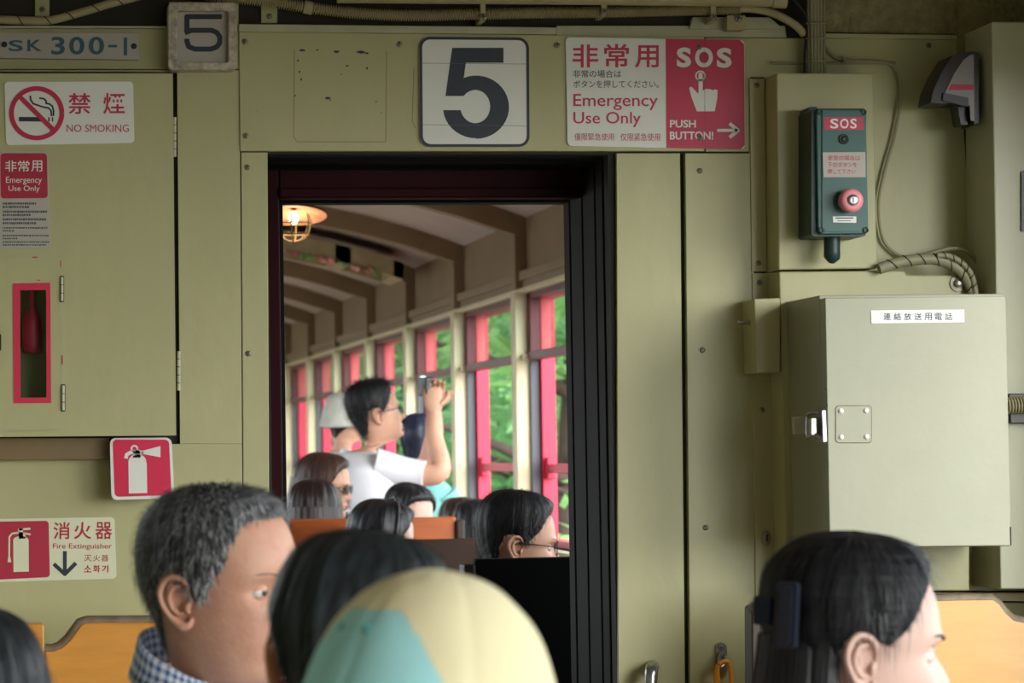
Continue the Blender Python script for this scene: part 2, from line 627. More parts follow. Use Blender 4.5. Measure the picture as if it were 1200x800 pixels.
panel([(812, 20), (902, 20), (918, 34), (808, 34)], 'ledge', Y=5.992)
panel([(-90, -60), (1300, -60), (1300, 46), (-90, 33)], 'rough', Y=6.0125, Yb=6.02)
panel([(966, -50), (1122, -50), (1122, 40), (966, 38)], 'rough', Y=6.004)
panel([(966, 39), (1122, 41), (1122, 46), (966, 44)], 'paint', Y=5.985)
panel([(1123, -50), (1300, -50), (1300, 100), (1123, 100)], 'rough', Y=5.99)
panel([(-90, 513), (128, 513), (128, 538), (-90, 540)], 'brown', Y=5.965, label='brown rail under the left cabinet')
for x0, x1, y0, y1 in ((41, 58, -6, 19), (306, 325, 4, 27)):
    panel([(x0, y0), (x1, y0), (x1, y1), (x0, y1)], 'paint', Y=6.006, Yb=6.0124, screws=[((x0 + x1) / 2, y1 - 8)])
# faded outline where an old notice was taken off the header
b = MB()
for px, py, w_, h_ in ((354, 59, 6, 2), (372, 58.5, 3, 1), (394, 60.5, 5.5, 2.2), (423, 61, 8, 2.4), (430, 62.5, 4, 1.6), (349, 71, 2.2, 1.6), (351, 84, 1.6, 2.2), (353, 93, 1.6, 2.6), (346, 112, 1.4, 2),
                       (384, 115, 5, 1.8), (387, 117, 2, 1), (407, 77, 3, 1.2), (430, 80, 1.6, 2), (400, 87, 1.4, 1), (441, 119, 2.5, .8), (301, 131, 1, .8), (447, 132, 1, .8)):
    b.flat([(px + w_ / 2 * cos(k_) * random.uniform(.9, 1.7), py + h_ / 2 * sin(k_) * random.uniform(.9, 1.8)) for k_ in [i * pi / 4 for i in range(8)]], 5.9955)
hd = bpy.data.objects['trim_4']
b.build('paint_chip', M['ink'], hd)
b = MB()
b.stroke([(345, 58), (344, 160), (348, 166), (452, 166), (453, 60)], .8, 5.9955).stroke([(485, 80), (483, 142), (487, 150)], .8, 5.9955)
b.build('notice_outline', M['beam'], hd)

# ------------------------------------------------------------------ gangway between the carriages
b = MB()
def ring(b, x0, x1, zt, y0, y1, th, mi=0):
    b.box((x0 - th, y0, 0), (x0, y1, zt + th), mi); b.box((x1, y0, 0), (x1 + th, y1, zt + th), mi); b.box((x0, y0, zt), (x1, y1, zt + th), mi)
gx0, gx1, gz = dL + .004, dR - .004, dT - .004
for i in range(5):
    y = 6.062 + i * .07
    ring(b, gx0 + (.003 if i % 2 else 0), gx1 - (.003 if i % 2 else 0), gz - (.003 if i % 2 else 0), y, y + .07, .03)
tag(b.build('gangway_bellows', M['black'], bevel=.003), 'black rubber gangway bellows lining the doorway between the two carriages', 'gangway')
FX0, FX1, FZ = P(327, 300, 6.3).x, P(691, 400, 6.3).x, P(520, 236, 6.3).z
b = MB()
b.box((FX0 - .035, 6.28, 0), (FX0, 6.33, FZ + .1)); b.box((FX1, 6.28, 0), (FX1 + .028, 6.33, FZ + .1)); b.box((FX0, 6.28, FZ + .006), (FX1, 6.33, FZ + .1))
b.box((FX0 + .0, 6.27, FZ + .006), (FX1, 6.28, FZ + .028))
struct(b.build('door_1', M['doorred_shaded'], bevel=.004), 'dark red door frame in the gangway')
struct(MB().box((dL - .1, 6.06, -.1), (dR + .1, 6.7, 0)).build('floor_gangway', M['black']))

# ------------------------------------------------------------------ the next carriage
NY0, NY1 = 6.44, 26.0
hx0, hx1, hz = P(333.5, 400, NY0).x, P(669, 400, NY0).x, P(500, 237.5, NY0).z
b = MB()
b.box((XL, NY0, 0), (hx0, NY0 + .06, 2.5)); b.box((hx1, NY0, 0), (XR, NY0 + .06, 2.5)); b.box((hx0, NY0, hz), (hx1, NY0 + .06, 2.5))
struct(b.build('wall_far', M['black']))
struct(MB().box((XL - .1, NY0, -.1), (XR + .1, NY1, 0)).build('floor_far', M['floor']))
struct(arch(NY0, NY1, lambda x: 2.55 - .148 * (x - XC) ** 2, .05, M['ceil'], 'ceiling_far'))
struct(MB().box((XL, NY1, 0), (XR, NY1 + .06, 2.6)).build('wall_end', M['cream']))
PITCH = 1.71
posts = [12.25 + PITCH * k for k in range(-3, 8)]
XW = 2.2
SILL, HEAD, MID = .92, 1.985, 1.712
nwin = 0
for side in (1, -1):
    def sx(x): return x if side > 0 else 2 * XC - x
    def bx(b, x0, y0, z0, x1, y1, z1, mi=0):
        a, c = sorted((sx(x0), sx(x1)))
        b.box((a, y0, z0), (c, y1, z1), mi)
    nm = 'right' if side > 0 else 'left'
    b = MB()
    bx(b, XW, NY0, 0, XW + .10, NY1, SILL)
    bx(b, XW, NY0, HEAD + .02, XW + .10, NY1, 2.36)
    struct(b.build('wall_%s_far' % nm, M['beam']))
    b = MB(); bx(b, XW - .035, NY0, 2.035, XW, NY1, 2.075); bx(b, XW - .02, NY0, HEAD + .02, XW, NY1, HEAD + .055)
    struct(b.build('trim_rail_%s' % nm, M['beam'], bevel=.004))
    b = MB(); bx(b, XW - .03, NY0, HEAD - .002, XW + .012, NY1, HEAD + .02)
    struct(b.build('trim_head_%s' % nm, M['cream'], bevel=.004))
    b = MB(); bx(b, XW - .04, NY0, SILL - .03, XW + .1, NY1, SILL)
    struct(b.build('trim_sill_%s' % nm, M['cream'], bevel=.004))
    for i, y in enumerate(posts):
        b = MB(); bx(b, XW - .055, y, SILL, XW + .0, y + .11, HEAD + .0, 0); bx(b, XW, y, SILL, XW + .10, y + .11, HEAD + .02, 0)
        bx(b, XW - .05, y + .01, HEAD + .02, XW, y + .10, 2.3, 1)
        struct(b.build('trim_post_%s_%d' % (nm, i), [M['cream'], M['beam']], bevel=.004))
    ys = [NY0 + .06] + posts + [NY1]
    for a, c in zip(ys, ys[1:]):
        y0, y1 = (a + .11 if a != ys[0] else a), c
        if y1 - y0 < .4: continue
        nwin += 1
        b = MB()                                                   # upper sash, dark red
        bx(b, XW, y1 - .045, MID, XW + .045, y1, HEAD); bx(b, XW, y0, MID, XW + .045, y0 + .045, HEAD)
        bx(b, XW, y0, HEAD - .028, XW + .045, y1, HEAD); bx(b, XW - .012, y0, MID - .014, XW + .045, y1, MID + .02)
        w = struct(b.build('window_%d' % nwin, M['darkred'], bevel=.003))
        b = MB(); bx(b, XW + .022, y0 + .045, MID + .02, XW + .027, y1 - .045, HEAD - .028); b.build('pane', M['glass'], w)
        b = MB()                                                   # outer frame, bright red
        bx(b, XW + .045, y1 - .05, SILL, XW + .105, y1, HEAD); bx(b, XW + .045, y0, SILL, XW + .105, y0 + .05, HEAD)
        bx(b, XW + .045, y0, HEAD - .03, XW + .105, y1, HEAD + .02); bx(b, XW + .04, y0, SILL, XW + .11, y1, SILL + .03)
        b.build('outer_frame', M['red'], w, bevel=.003)
        b = MB(); bx(b, XW + .06, y0, 1.225, XW + .085, y1, 1.262)
        bx(b, XW + .055, y1 - .1, 1.2, XW + .09, y1 - .05, 1.29); bx(b, XW + .055, y0 + .05, 1.2, XW + .09, y0 + .1, 1.29)
        b.build('guard_rail', M['red'], w, bevel=.004)
        b = MB(); bx(b, XW + .005, y1 - .022, SILL, XW + .04, y1 - .0, MID - .014); bx(b, XW + .005, y0, SILL, XW + .04, y0 + .022, MID - .014)
        b.build('sash_track', M['inkgrey'], w)
        b = MB(); bx(b, XW - .03, y1 - .07, MID - .012, XW, y1 - .005, MID + .012); b.build('sash_catch', M['cream'], w, bevel=.004)
nb = 0
for y in [p - PITCH / 1 for p in posts[:1]] + posts:
    zf = lambda x: 2.458 - .148 * (x - XC) ** 2
    nb += 1
    struct(arch(y + .0, y + .09, zf, .10, M['beam'], 'ceiling_beam_%d' % nb))
# ------------------------------------------------------------------ outside
struct(MB().box((-60, -40, -1.3), (60, 120, -1.2)).build('ground', mat('ballast_gravel', (150, 144, 132), .95, var=.3, scale=9, bump=.5)))
b = MB()
rows = []
for i in range(14):
    y = -26 + i * 2.6
    rows.append([(-1.0 - j * .35 + .2 * random.random(), y, -1.25 + j * 1.1 + .3 * random.random()) for j in range(9)])
b.grid(rows, closed=False)  # out of view; close, steep and dark to cut light from the left
struct(b.build('hill', mat('dark_slope', (28, 30, 20), .95, var=.4, scale=1.5)), 'dark slope beside the track, shaped to block light from the left')
b = MB()
rows = []
for i in range(16):
    x = -6 + i * 3
    rows.append([(x, 52 + j * 1.2 + random.random(), -1.2 + j * 1.8) for j in range(10)])
b.grid(rows, closed=False)
struct(b.build('hill_far', leaf_mat('far_slope_green', (86, 140, 66), (48, 92, 42))), 'green slope far behind the trees')
LEAF = [leaf_mat('leaf_bright', (142, 188, 116), (86, 138, 74)), leaf_mat('leaf_mid', (104, 150, 92), (58, 102, 56)), leaf_mat('leaf_deep', (84, 130, 82), (42, 82, 48))]
M['bark'] = mat('bark', (66, 54, 46), .9, var=.3, scale=8, bump=.5)


def tree(x, y, h, rc, zc, nl, li, label, size=.17, lean=0.0):
    t = thing('leafy_tree', label, 'tree', (x, y, -1.2), 'trees beside the track')
    b = MB()
    top = Vector((x + lean, y + .2, zc))
    b.tube([(x, y, -1.25), (x + lean * .3, y, (zc - 1.2) * .3), tuple(top), (x + lean * 1.4, y + .2, zc + h * .3)], [.12, .10, .07, .02], n=9, k=3)
    for i in range(6):
        a = i * 1.05 + x
        p0 = Vector((x + lean * .5, y, zc * .35 + i * .12))
        b.tube([p0, p0 + Vector((cos(a) * rc * .4, sin(a) * rc * .4, .25)), p0 + Vector((cos(a) * rc * .85, sin(a) * rc * .85, .45))], [.05, .035, .012], n=6, k=2)
    b.build('trunk', M['bark'], t)
    b = MB()
    for i in range(nl):
        while True:
            q = Vector((random.uniform(-1, 1), random.uniform(-1, 1), random.uniform(-1, 1)))
            if q.length < 1: break
        q = q * (.55 + .45 * q.length)
        c = Vector((x + lean + q.x * rc, y + q.y * rc, zc + q.z * h * .5))
        e = Euler((random.uniform(-.8, .8), random.uniform(-.8, .8), random.uniform(0, 6.3))).to_matrix()
        s = size * random.uniform(.6, 1.2)
        b.add([c + e @ Vector(p) for p in ((-s, 0, 0), (-.2 * s, -.42 * s, -.08 * s), (s, 0, -.16 * s), (-.2 * s, .42 * s, -.08 * s), (-.1 * s, 0, .05 * s))],
              [[0, 1, 4], [1, 2, 4], [2, 3, 4], [3, 0, 4]])
    b.build('foliage', LEAF[li], t)


spots = [(3.6, 15.5, 2.2, 1.0, .3, 900, 0, 'low bright green bush just outside the nearest next-carriage window', .10, 0),
         (3.62, 19.5, 3.2, 1.5, 3.1, 1900, 0, 'leaning dark-trunked tree seen through the nearest next-carriage window', .13, .35),
         (4.3, 24, 4.5, 1.5, 1.3, 1500, 1, 'rounded tree behind the second window from the doorway', .15, .2),
         (6.0, 28, 6.5, 1.5, 2.4, 1800, 0, 'tall light green tree high behind the second window', .18, .2),
         (4.4, 32, 5, 1.5, 1.4, 1300, 2, 'deep green tree low behind the third window', .18, 0),
         (7.6, 35.5, 8, 2.0, 2.5, 1700, 1, 'broad green tree behind the first and second windows', .22, 0),
         (5.0, 39.5, 7, 1.7, 2.2, 1300, 0, 'bright tree behind the fourth window', .22, .3),
         (10.2, 42, 9, 2.3, 3.2, 1600, 2, 'dark tree at the right end of the window view', .26, 0),
         (7.2, 46.5, 9, 1.8, 2.6, 1500, 1, 'distant tree behind the third window', .26, 0),
         (3.2, 48, 8, 1.6, 2.6, 1200, 1, 'distant tree behind the row of farthest windows', .26, 0)]
for s in spots:
    tree(*s)
# ------------------------------------------------------------------ things on the end wall
def sign(name, label, corners, r, Y, Yb, m, cat='sign', bevel=.0008):
    """a sign board as a thing; its printing is added as parts"""
    b = MB().ppx(rquad(corners, r), Y, Yb)
    return tag(b.build(name, M[m], bevel=bevel), label, cat)


EPS = .0006
FIVE = ([(530, 56), (590, 56), (590, 73.5), (546, 73.5), (542.8, 96)] + arc(558, 125.5, 38.5, 37, -112, 90, 22) + arc(558, 125.5, 38.8, 36.5, 90, 174, 9)
        + [(519, 129), (540, 129)] + arc(557, 124.8, 17.5, 19.5, 165, -140, 22) + [(540, 112.5), (522, 112.5)])
# big car number
s = sign('car_number_sign', 'large white square sign with a navy number 5 above the doorway', [(491.5, 43), (619.5, 44), (620.5, 172), (492.5, 172)], 12, 5.990, 5.996, 'white')
b = MB()
ol = rquad([(493, 44.5), (618.2, 45.5), (619, 170.5), (494, 170.5)], 11)
b.stroke(ol, 3.3, 5.990 - EPS, closed=True)
b.build('border', M['ink'], s)
MB().flat(FIVE, 5.990 - EPS).build('lettering', M['ink'], s)
for ya, yb in ((74, 75), (146, 147.5)):
    MB().stroke([(495, ya), (618, yb)], .45, 5.990 - 2 * EPS).build('crease', M['inkgrey'], s)

# emergency sign
Y = 5.991
s = sign('emergency_sign', 'wide emergency sign, white left half and red SOS right half with pointing hand', [(663, 43.5), (872.5, 47), (873, 175), (665, 171)], 5, Y, 5.996, 'white')
MB().flat([(780, 45.6), (867, 46.9)] + [(872, 52), (872.8, 170), (868, 174.8), (781, 173.2)], Y - EPS).build('red_panel', M['signred'], s)
b = MB()
b.text('非', 671, 52, 701, 79, Y - EPS, bold=.014).text('常', 708, 51.5, 737, 79, Y - EPS, bold=.014).text('用', 744, 53, 772, 79.5, Y - EPS, bold=.014)
b.text('Emergency', 672, 110, 771, 129, Y - EPS, bold=.006).text('Use Only', 672, 131, 751, 149, Y - EPS, bold=.006)
b.text('僅限緊急使用', 673, 156, 719.5, 164.5, Y - EPS).text('仅限紧急使用', 727, 156, 773.5, 165, Y - EPS)
b.build('lettering', M['signred'], s)
b = MB()
b.text('非常の場合は', 671.5, 82, 728, 91, Y - EPS, bold=.008).text('ボタンを押してください。', 672, 94, 772, 103, Y - EPS, bold=.008)
b.build('small_lettering', M['inkgrey'], s)
b = MB()
Y2 = Y - 2 * EPS
b.text('S', 793, 55.5, 810, 79, Y2, bold=.04).text('O', 814.5, 55.5, 835.5, 79, Y2, bold=.04).text('S', 840, 56, 857.5, 79.5, Y2, bold=.04)
b.text('PUSH', 785, 140.5, 815.5, 149.5, Y2, bold=.025).text('BUTTON!', 785, 154, 836, 163.5, Y2, bold=.025)
b.build('lettering', M['white'], s)
b = MB()
b.stroke(arc(820.8, 88.8, 5.3, 5.3, 90, 450, 26), 2.0, Y2)
b.flat([(818.6, 88)] + arc(820.9, 87.5, 2.4, 2.4, 180, 360, 8) + [(823.4, 88), (823.6, 106), (827, 104), (833, 104.5), (834.5, 105.8), (838, 104.6), (841, 105.5), (840.5, 115), (837.6, 130.4),
        (816.6, 130.4), (810, 113), (807.6, 102.8), (810.5, 101.6), (817.6, 109.2), (818.6, 109)], Y2)
b.build('hand_pictogram', M['white'], s)
b = MB().stroke([(840.5, 152.7), (864, 152.7)], 3.6, Y2).stroke([(855, 144.5), (865, 152.7), (855, 161)], 4.2, Y2)
b.build('arrow', M['white'], s)
MB().stroke([(825.4, 46.5), (826.4, 173.6)], .7, Y2).build('seam_line', M['signred2'], s)
screw(819, 55.5, Y, s, .0058); screw(820, 161.5, Y, s, .0062)

# SK 300-1 plate
Y = 5.986
s = sign('vehicle_number_plate', 'narrow grey enamel plate reading SK 300-1 at the upper left', [(-2, 38.5), (162, 39), (163, 70), (-2, 68)], 2.5, Y, 6.0, 'plate')
b = MB()
b.text('S', 10, 47, 27, 60, Y - EPS, bold=.02).text('K', 32, 46.5, 49, 60, Y - EPS, bold=.02)
for ch, x0, x1 in (('3', 60, 76), ('0', 81, 99), ('0', 104, 122)):
    b.text(ch, x0, 43, x1, 64, Y - EPS, bold=.02)
b.stroke([(127, 54), (137, 54)], 3, Y - EPS).stroke([(147, 44), (147, 65)], 4, Y - EPS)
b.build('lettering', M['teal_ink'], s)
for x, y in ((5, 52), (157, 54)):
    MB().lathe([(.006, 0), (.0055, .002), (.002, .003)], P(x, y, Y), n=14).build('rivet', M['ink'], s)

# small framed 5
Y = 5.955
s = thing('framed_number_plate', 'small square grey plate with black 5 in a worn cast frame', 'sign', P(237, 82, 5.99))
b = MB()
o_, i_ = rr(196.5, 2.5, 277.5, 82, 6), rr(207.5, 13, 267.5, 73, 3.5)
n = len(o_)
of, inn = [P(x, y, Y) for x, y in o_], [P(x, y, Y) for x, y in i_]
ob, ib = [Vector((p.x, 6.0, p.z)) for p in of], [Vector((p.x, Y + .018, p.z)) for p in inn]
b.add(of + inn + ob + ib, [[i, (i + 1) % n, n + (i + 1) % n, n + i] for i in range(n)] + [[i, 2 * n + i, 2 * n + (i + 1) % n, (i + 1) % n] for i in range(n)] +
      [[n + i, n + (i + 1) % n, 3 * n + (i + 1) % n, 3 * n + i] for i in range(n)])
b.build('frame', M['castframe'], s, bevel=.003)
Yp = Y + .016
p = MB().ppx(rr(207, 12.5, 268, 73.5, 2), Yp, Yp + .006).build('number_board', M['plate'], s)
b = MB().stroke([(260, 19.5), (219, 19.5), (219, 37.5)], 6, Yp - EPS)
b.stroke([(216.5, 38.5), (224, 35.5), (248, 35.5), (254, 38), (257.5, 43), (257.5, 50), (254, 55), (247, 57.5), (228, 57.5), (221, 54.5), (219, 48), (219, 45.5)], 6, Yp - EPS)
b.build('lettering', M['ink'], p)

# ---- left cabinet with its hatch
Y = 5.90
cab = thing('wall_cabinet', 'large olive metal wall cabinet left of the doorway with a small hatch', 'cabinet', P(60, 512, 5.96))
b = MB()
b.ringpx([(-90, 86), (202.5, 86), (206.5, 510), (-90, 512.5)], [(17, 335), (58, 335), (58, 471), (17, 471)], Y, Y + .004)
b.build('door', M['paint'], cab)
b = MB()
TL, BR = P(-90, 88, Y), P(203.5, 507, Y)
for lo, hi in (((TL.x, Y + .004, TL.z - .004), (BR.x, 6.0, TL.z)), ((TL.x, Y + .004, BR.z), (BR.x, 6.0, BR.z + .004)), ((BR.x - .004, Y + .004, BR.z), (BR.x, 6.0, TL.z)),
               ((TL.x, 5.99, BR.z), (BR.x, 6.0, TL.z))):
    b.box(lo, hi)
b.build('body', M['paint'], cab)
for x, y0, y1 in ((204.5, 137, 184), (209.5, 411, 458)):
    b = MB()
    k = (y1 - y0) / 5
    for i in range(5):
        b.tube([P(x, y0 + i * k + .5, Y + .006), P(x, y0 + (i + 1) * k - .5, Y + .006)], .0038, n=10)
    b.build('hinge', M['paint2'], cab)
Yh = Y - .007
b = MB()
b.ringpx([(-90, 303), (72, 302), (73, 503), (-90, 505.5)], [(20, 337), (56, 337), (56, 468), (20, 468)], Yh, Y)
h = b.build('hatch', M['paint'], cab)
b = MB()
Yr = Yh - .0012
b.ringpx([(15, 332), (59, 331), (60, 472), (16, 472.5)], [(23.5, 340), (54, 339.5), (54.5, 465.5), (24, 466)], Yr, Yh)
b.build('window_frame', M['red'], h)
MB().stroke([(-20, 303.6), (71.6, 302.8), (72.6, 502.6), (-20, 505)], .8, Yh - .0004).build('worn_edge', M['ledge'], h)
b = MB().ppx([(20, 337), (57, 337), (57, 469), (20, 469)], Y + .0005, Y + .0025)
b.build('pane', M['glass'], h)
for x, y0, y1 in ((72.5, 323, 354), (74, 450, 482)):
    b = MB()
    b.ppx(rr(x - 2.6, y0, x + 2.6, y1, 1.5), Yh - .001, Yh + .001, 1)
    for i in range(3):
        k = (y1 - y0 - 2) / 3
        b.tube([P(x, y0 + 1 + i * k + .4, Yh - .003), P(x, y0 + 1 + (i + 1) * k - .4, Yh - .003)], .0032, n=8, mi=0)
    b.build('hinge', [M['paint2'], M['seam']], h)
b = MB().ppx(rr(-8, 391, 1.5, 411, 2), Yh - .012, Yh).build('latch', M['black2'], h, bevel=.002)
b = MB()
for x0, y0, x1, y1 in ((38, 300.6, 44, 301.8), (70.5, 305, 71.8, 313), (72, 416, 73.5, 427), (43, 327.6, 47, 328.8)):
    b.flat([(x0, y0), (x1, y0), (x1, y1), (x0, y1)], Yh - .0004 if y0 > 304 else Y - .0006)
b.build('paint_chip', M['red'], h)
# emergency pull handle behind the hatch glass
c = P(37.5, 380, 5.95)
b = MB()
b.lathe([(.004, -.058), (.014, -.056), (.0175, -.045), (.0185, -.02), (.018, .005), (.014, .022), (.008, .03), (.0055, .034), (.0055, .07)], c, axis=Vector((0, 0, 1)), n=20)
ph = b.build('pull_handle', M['red'], None)
tag(ph, 'red barrel-shaped pull handle hanging behind the hatch glass', 'handle')
MB().tube([c + Vector((0, 0, .07)), c + Vector((0, 0, .12)), c + Vector((0, .04, .125))], .0035, n=8, k=3).build('hanger_rod', M['steel'], ph)

# no smoking
Y = 5.898
s = sign('no_smoking_sign', 'white no smoking sign with a crossed cigarette on the left cabinet', [(5, 95.5), (156, 95.5), (157.5, 167.5), (7, 170)], 5, Y, Y + .002, 'white')
b = MB()
Ye = Y - EPS
b.stroke([(22, 139.5), (50, 139.8)], 5.2, Ye, 1).stroke([(56.5, 139.8), (58.2, 139.8)], 5.2, Ye, 1).stroke([(60.8, 139.8), (62.3, 139.8)], 5.2, Ye, 1)
b.stroke([(35.5, 112), (36, 117), (39, 121.5), (45, 123.5), (51, 125.5), (57, 126.5), (60, 130), (60.2, 136)], 2.0, Ye, 1)
b.stroke([(46, 115), (51, 115.5), (54, 118), (54, 121), (58, 121.8), (61.5, 124.5), (62.8, 130), (62.6, 136)], 2.0, Ye, 1)
b.stroke(arc(43, 132.6, 29.6, 29, 0, 360, 44), 5.6, Ye - .0005, 0).stroke([(22.5, 112.5), (63, 152.5)], 5.4, Ye - .0006, 0)
b.build('pictogram', [M['signred'], M['ink']], s)
b = MB().text('禁', 80, 109, 106.5, 133.5, Ye, bold=.012).text('煙', 121, 109, 146.5, 133.5, Ye, bold=.012).text('NO SMOKING', 78, 146, 151, 154.5, Ye, bold=0)
b.build('lettering', M['signred'], s)

# emergency notice
s = sign('emergency_notice', 'narrow notice with a red heading block and fine print above the hatch', [(-3, 177), (56, 177.5), (59, 291), (-3, 292)], 4, Y, Y + .002, 'plate')
MB().flat(rquad([(.5, 179.5), (55, 179.5), (56, 232), (.8, 232.5)], 4), Ye).build('red_block', M['signred2'], s)
b = MB()
Yf = Ye - EPS
for ch, x0, x1 in (('非', 6, 19.5), ('常', 21, 34.5), ('用', 36.5, 49.5)):
    b.text(ch, x0, 188, x1, 201, Yf, bold=.005)
b.text('Emergency', 7, 207, 49, 216.5, Yf).text('Use Only', 10, 217.5, 46.5, 225.5, Yf)
b.build('lettering', M['white'], s)
b = MB()
for y, x1, hh in ((238.5, 41, 2.6), (242.5, 33, 2.6), (248, 53, 2.6), (252, 36, 2.6), (257, 53, 2.6), (261.5, 42, 2.6), (267, 56, 1.8), (270.5, 16, 1.8), (276, 56, 1.8), (279.5, 21, 1.8), (283.5, 56, 1.8), (287, 54, 1.8)):
    x = 3.2
    while x < x1:
        w = random.uniform(1.2, 2.6)
        b.flat([(x, y - hh / 2), (x + w, y - hh / 2), (x + w, y + hh / 2 - random.random() * .8), (x, y + hh / 2)], Ye)
        x += w + random.uniform(.4, .9)
b.build('fine_print', M['inkgrey'], s)

# square extinguisher sign
Y = 5.93
Ye = Y - EPS
s = sign('extinguisher_sign', 'square crimson sign with a white extinguisher under the left cabinet corner', [(128.5, 513), (201, 512.5), (204.5, 583.5), (130.5, 586)], 7, Y, Y + .004, 'white')
b = MB().ppx([(133, 520), (199, 520), (199, 580), (134, 580)], Y + .004, 6.0)
b.build('bracket', M['brown'], s)
MB().flat(rquad([(132, 515), (198, 515), (201, 580), (134.5, 582)], 5), Ye).build('red_panel', M['pinkred'], s)
b = MB()
Yf = Ye - EPS
b.flat([(151, 578), (150.5, 543)] + arc(161, 541, 10.5, 9, 180, 360, 12) + [(172, 543), (172.5, 577.5)], Yf)
b.stroke([(147.5, 537), (148.5, 532.5), (153, 530), (160, 529.5), (168, 530)], 4.2, Yf)
b.flat([(165, 528.5), (188, 522.5), (188, 535.5), (166, 531.5)], Yf)
b.stroke(arc(157.5, 525.5, 3.4, 3.4, 0, 360, 16), 2.2, Yf)
b.flat([(156, 527), (164, 527), (165, 536), (156, 536)], Yf)
b.build('pictogram', M['white'], s)

# extinguisher label
Y = 5.998
Ye = Y - EPS
s = sign('extinguisher_label', 'yellowed fire extinguisher label with a red block and down arrow', [(-6, 608), (134, 605.5), (136.5, 678), (-6, 682)], 5, Y, W, 'cream_sign')
MB().flat(rquad([(-4, 611), (57, 610), (58.5, 676), (-4, 679)], 4), Ye).build('red_block', M['signred2'], s)
b = MB()
Yf = Ye - EPS
b.flat([(15.8, 670), (15.5, 634)] + arc(24.5, 632.5, 9, 4.5, 180, 360, 10) + [(33.5, 634), (33.8, 669.5)], Yf)
b.stroke([(22, 628), (30, 628)], 6, Yf).stroke([(21, 620.5), (35.5, 619.2)], 2.4, Yf).stroke([(21, 623.5), (36, 626)], 2, Yf).stroke([(24.5, 619), (24.5, 630)], 5, Yf)
b.stroke([(21, 624), (14, 625), (11, 629), (10.8, 652)], 2.0, Yf).flat([(9.8, 652), (12, 652), (13.4, 658.5), (8.8, 658.5)], Yf)
b.build('pictogram', M['cream_sign'], s)
b = MB()
for ch, x0, x1 in (('消', 62.5, 82), ('火', 86.5, 107), ('器', 111.5, 131.5)):
    b.text(ch, x0, 611.5, x1, 631.5, Ye, bold=.012)
b.text('Fire Extinguisher', 62, 636.5, 131, 644.5, Ye, bold=.002)
for ch, x0, x1 in (('灭', 98.5, 107.5), ('火', 109, 117.5), ('器', 119, 127)):
    b.text(ch, x0, 650, x1, 657.5, Ye, bold=.0)
for ch, x0, x1 in (('소', 98.5, 107), ('화', 109, 117.5), ('기', 119, 127)):
    b.text(ch, x0, 662, x1, 670.5, Ye, bold=.02)
b.build('lettering', M['signred2'], s)
MB().stroke([(76, 645.5), (76, 672)], 4.4, Ye).stroke([(63, 660.5), (76, 672.5), (89, 659.5)], 4.6, Ye).build('arrow', M['ink'], s)

# ---- conduits and cables above the door
def cableo(name, label, pts, r, m, Y=5.97, k=6, n=10, cat='cable', wrap=None):
    b = MB()
    q = crom([(x, y, (p[2] if len(p) > 2 else Y)) for p in pts for x, y in [p[:2]]], k)
    w = [P(x, y, yy) for x, y, yy in q]
    b.tube(w, r, n=n)
    o = tag(b.build(name, M[m]), label, cat)
    if wrap:
        b = MB()
        L = 0
        for p0, p1 in zip(w, w[1:]):
            L += (p1 - p0).length
            if L > wrap:
                L = 0
                t = (p1 - p0).normalized()
                sd = t.cross(Vector((0, -1, 0))).normalized()
                cc = [p0 + (sd * cos(a) + Vector((0, -1, 0)) * sin(a)) * (r * 1.03) + t * (cos(a) * r * .7) for a in [i * pi / 7 for i in range(8)]]
                b.tube(cc, .0011, n=5)
        if b.v: b.build('spiral_wrap', M['seam'], o)
    return o


cableo('wrapped_cable', 'thin cream spiral-wrapped cable sagging above the SK 300-1 plate', [(-30, 22), (0, 23), (45, 24.5), (65, 22.5), (100, 13), (130, 4), (165, -5)], .0085, 'pipe', k=8, wrap=.045)
b = MB()
pth = crom([(240, -6), (290, -1), (320, 2.5), (370, 10), (420, 15.5), (480, 18), (560, 16.5), (640, 15), (720, 14), (820, 11.5), (868, 10.5)], 12)
w3 = [P(x, y, 5.96) for x, y in pth]
L = [0]
for p0, p1 in zip(w3, w3[1:]): L.append(L[-1] + (p1 - p0).length)
N = int(L[-1] / .0050) * 4
pts, rad, j = [], [], 0
for i in range(N + 1):
    d = L[-1] * i / N
    while j < len(L) - 2 and L[j + 1] < d: j += 1
    u = (d - L[j]) / max(1e-9, L[j + 1] - L[j])
    pts.append(w3[j].lerp(w3[j + 1], u)); rad.append(.0095 + .0026 * (1 if i % 4 in (1, 2) else -1))
b.tube(pts, rad, n=10)
cor = tag(b.build('corrugated_conduit', M['pipe']), 'long corrugated cream conduit running along the top of the wall', 'conduit')
MB().tube([P(356, 8, 5.96), P(366, 10, 5.96)], .0135, n=14).build('coupling', M['pipe'], cor)
MB().tube([P(866, 10.5, 5.96), P(880, 10.2, 5.96), P(905, 15, 5.96), P(930, 28, 5.96), P(942, 40, 5.97)], .0085, n=12, k=5).build('cable_tail', M['pipe'], cor)
b = MB().tube([P(395, -4, 5.945), P(660, -2, 5.945), P(918, 1, 5.945)], .0135, n=14)
pip = tag(b.build('ceiling_pipe', M['pipe']), 'straight cream pipe above the corrugated conduit at the top edge', 'pipe')
MB().tube([P(905, .5, 5.945), P(921, 1, 5.945)], .016, n=14).build('end_cap', M['pipe'], pip)
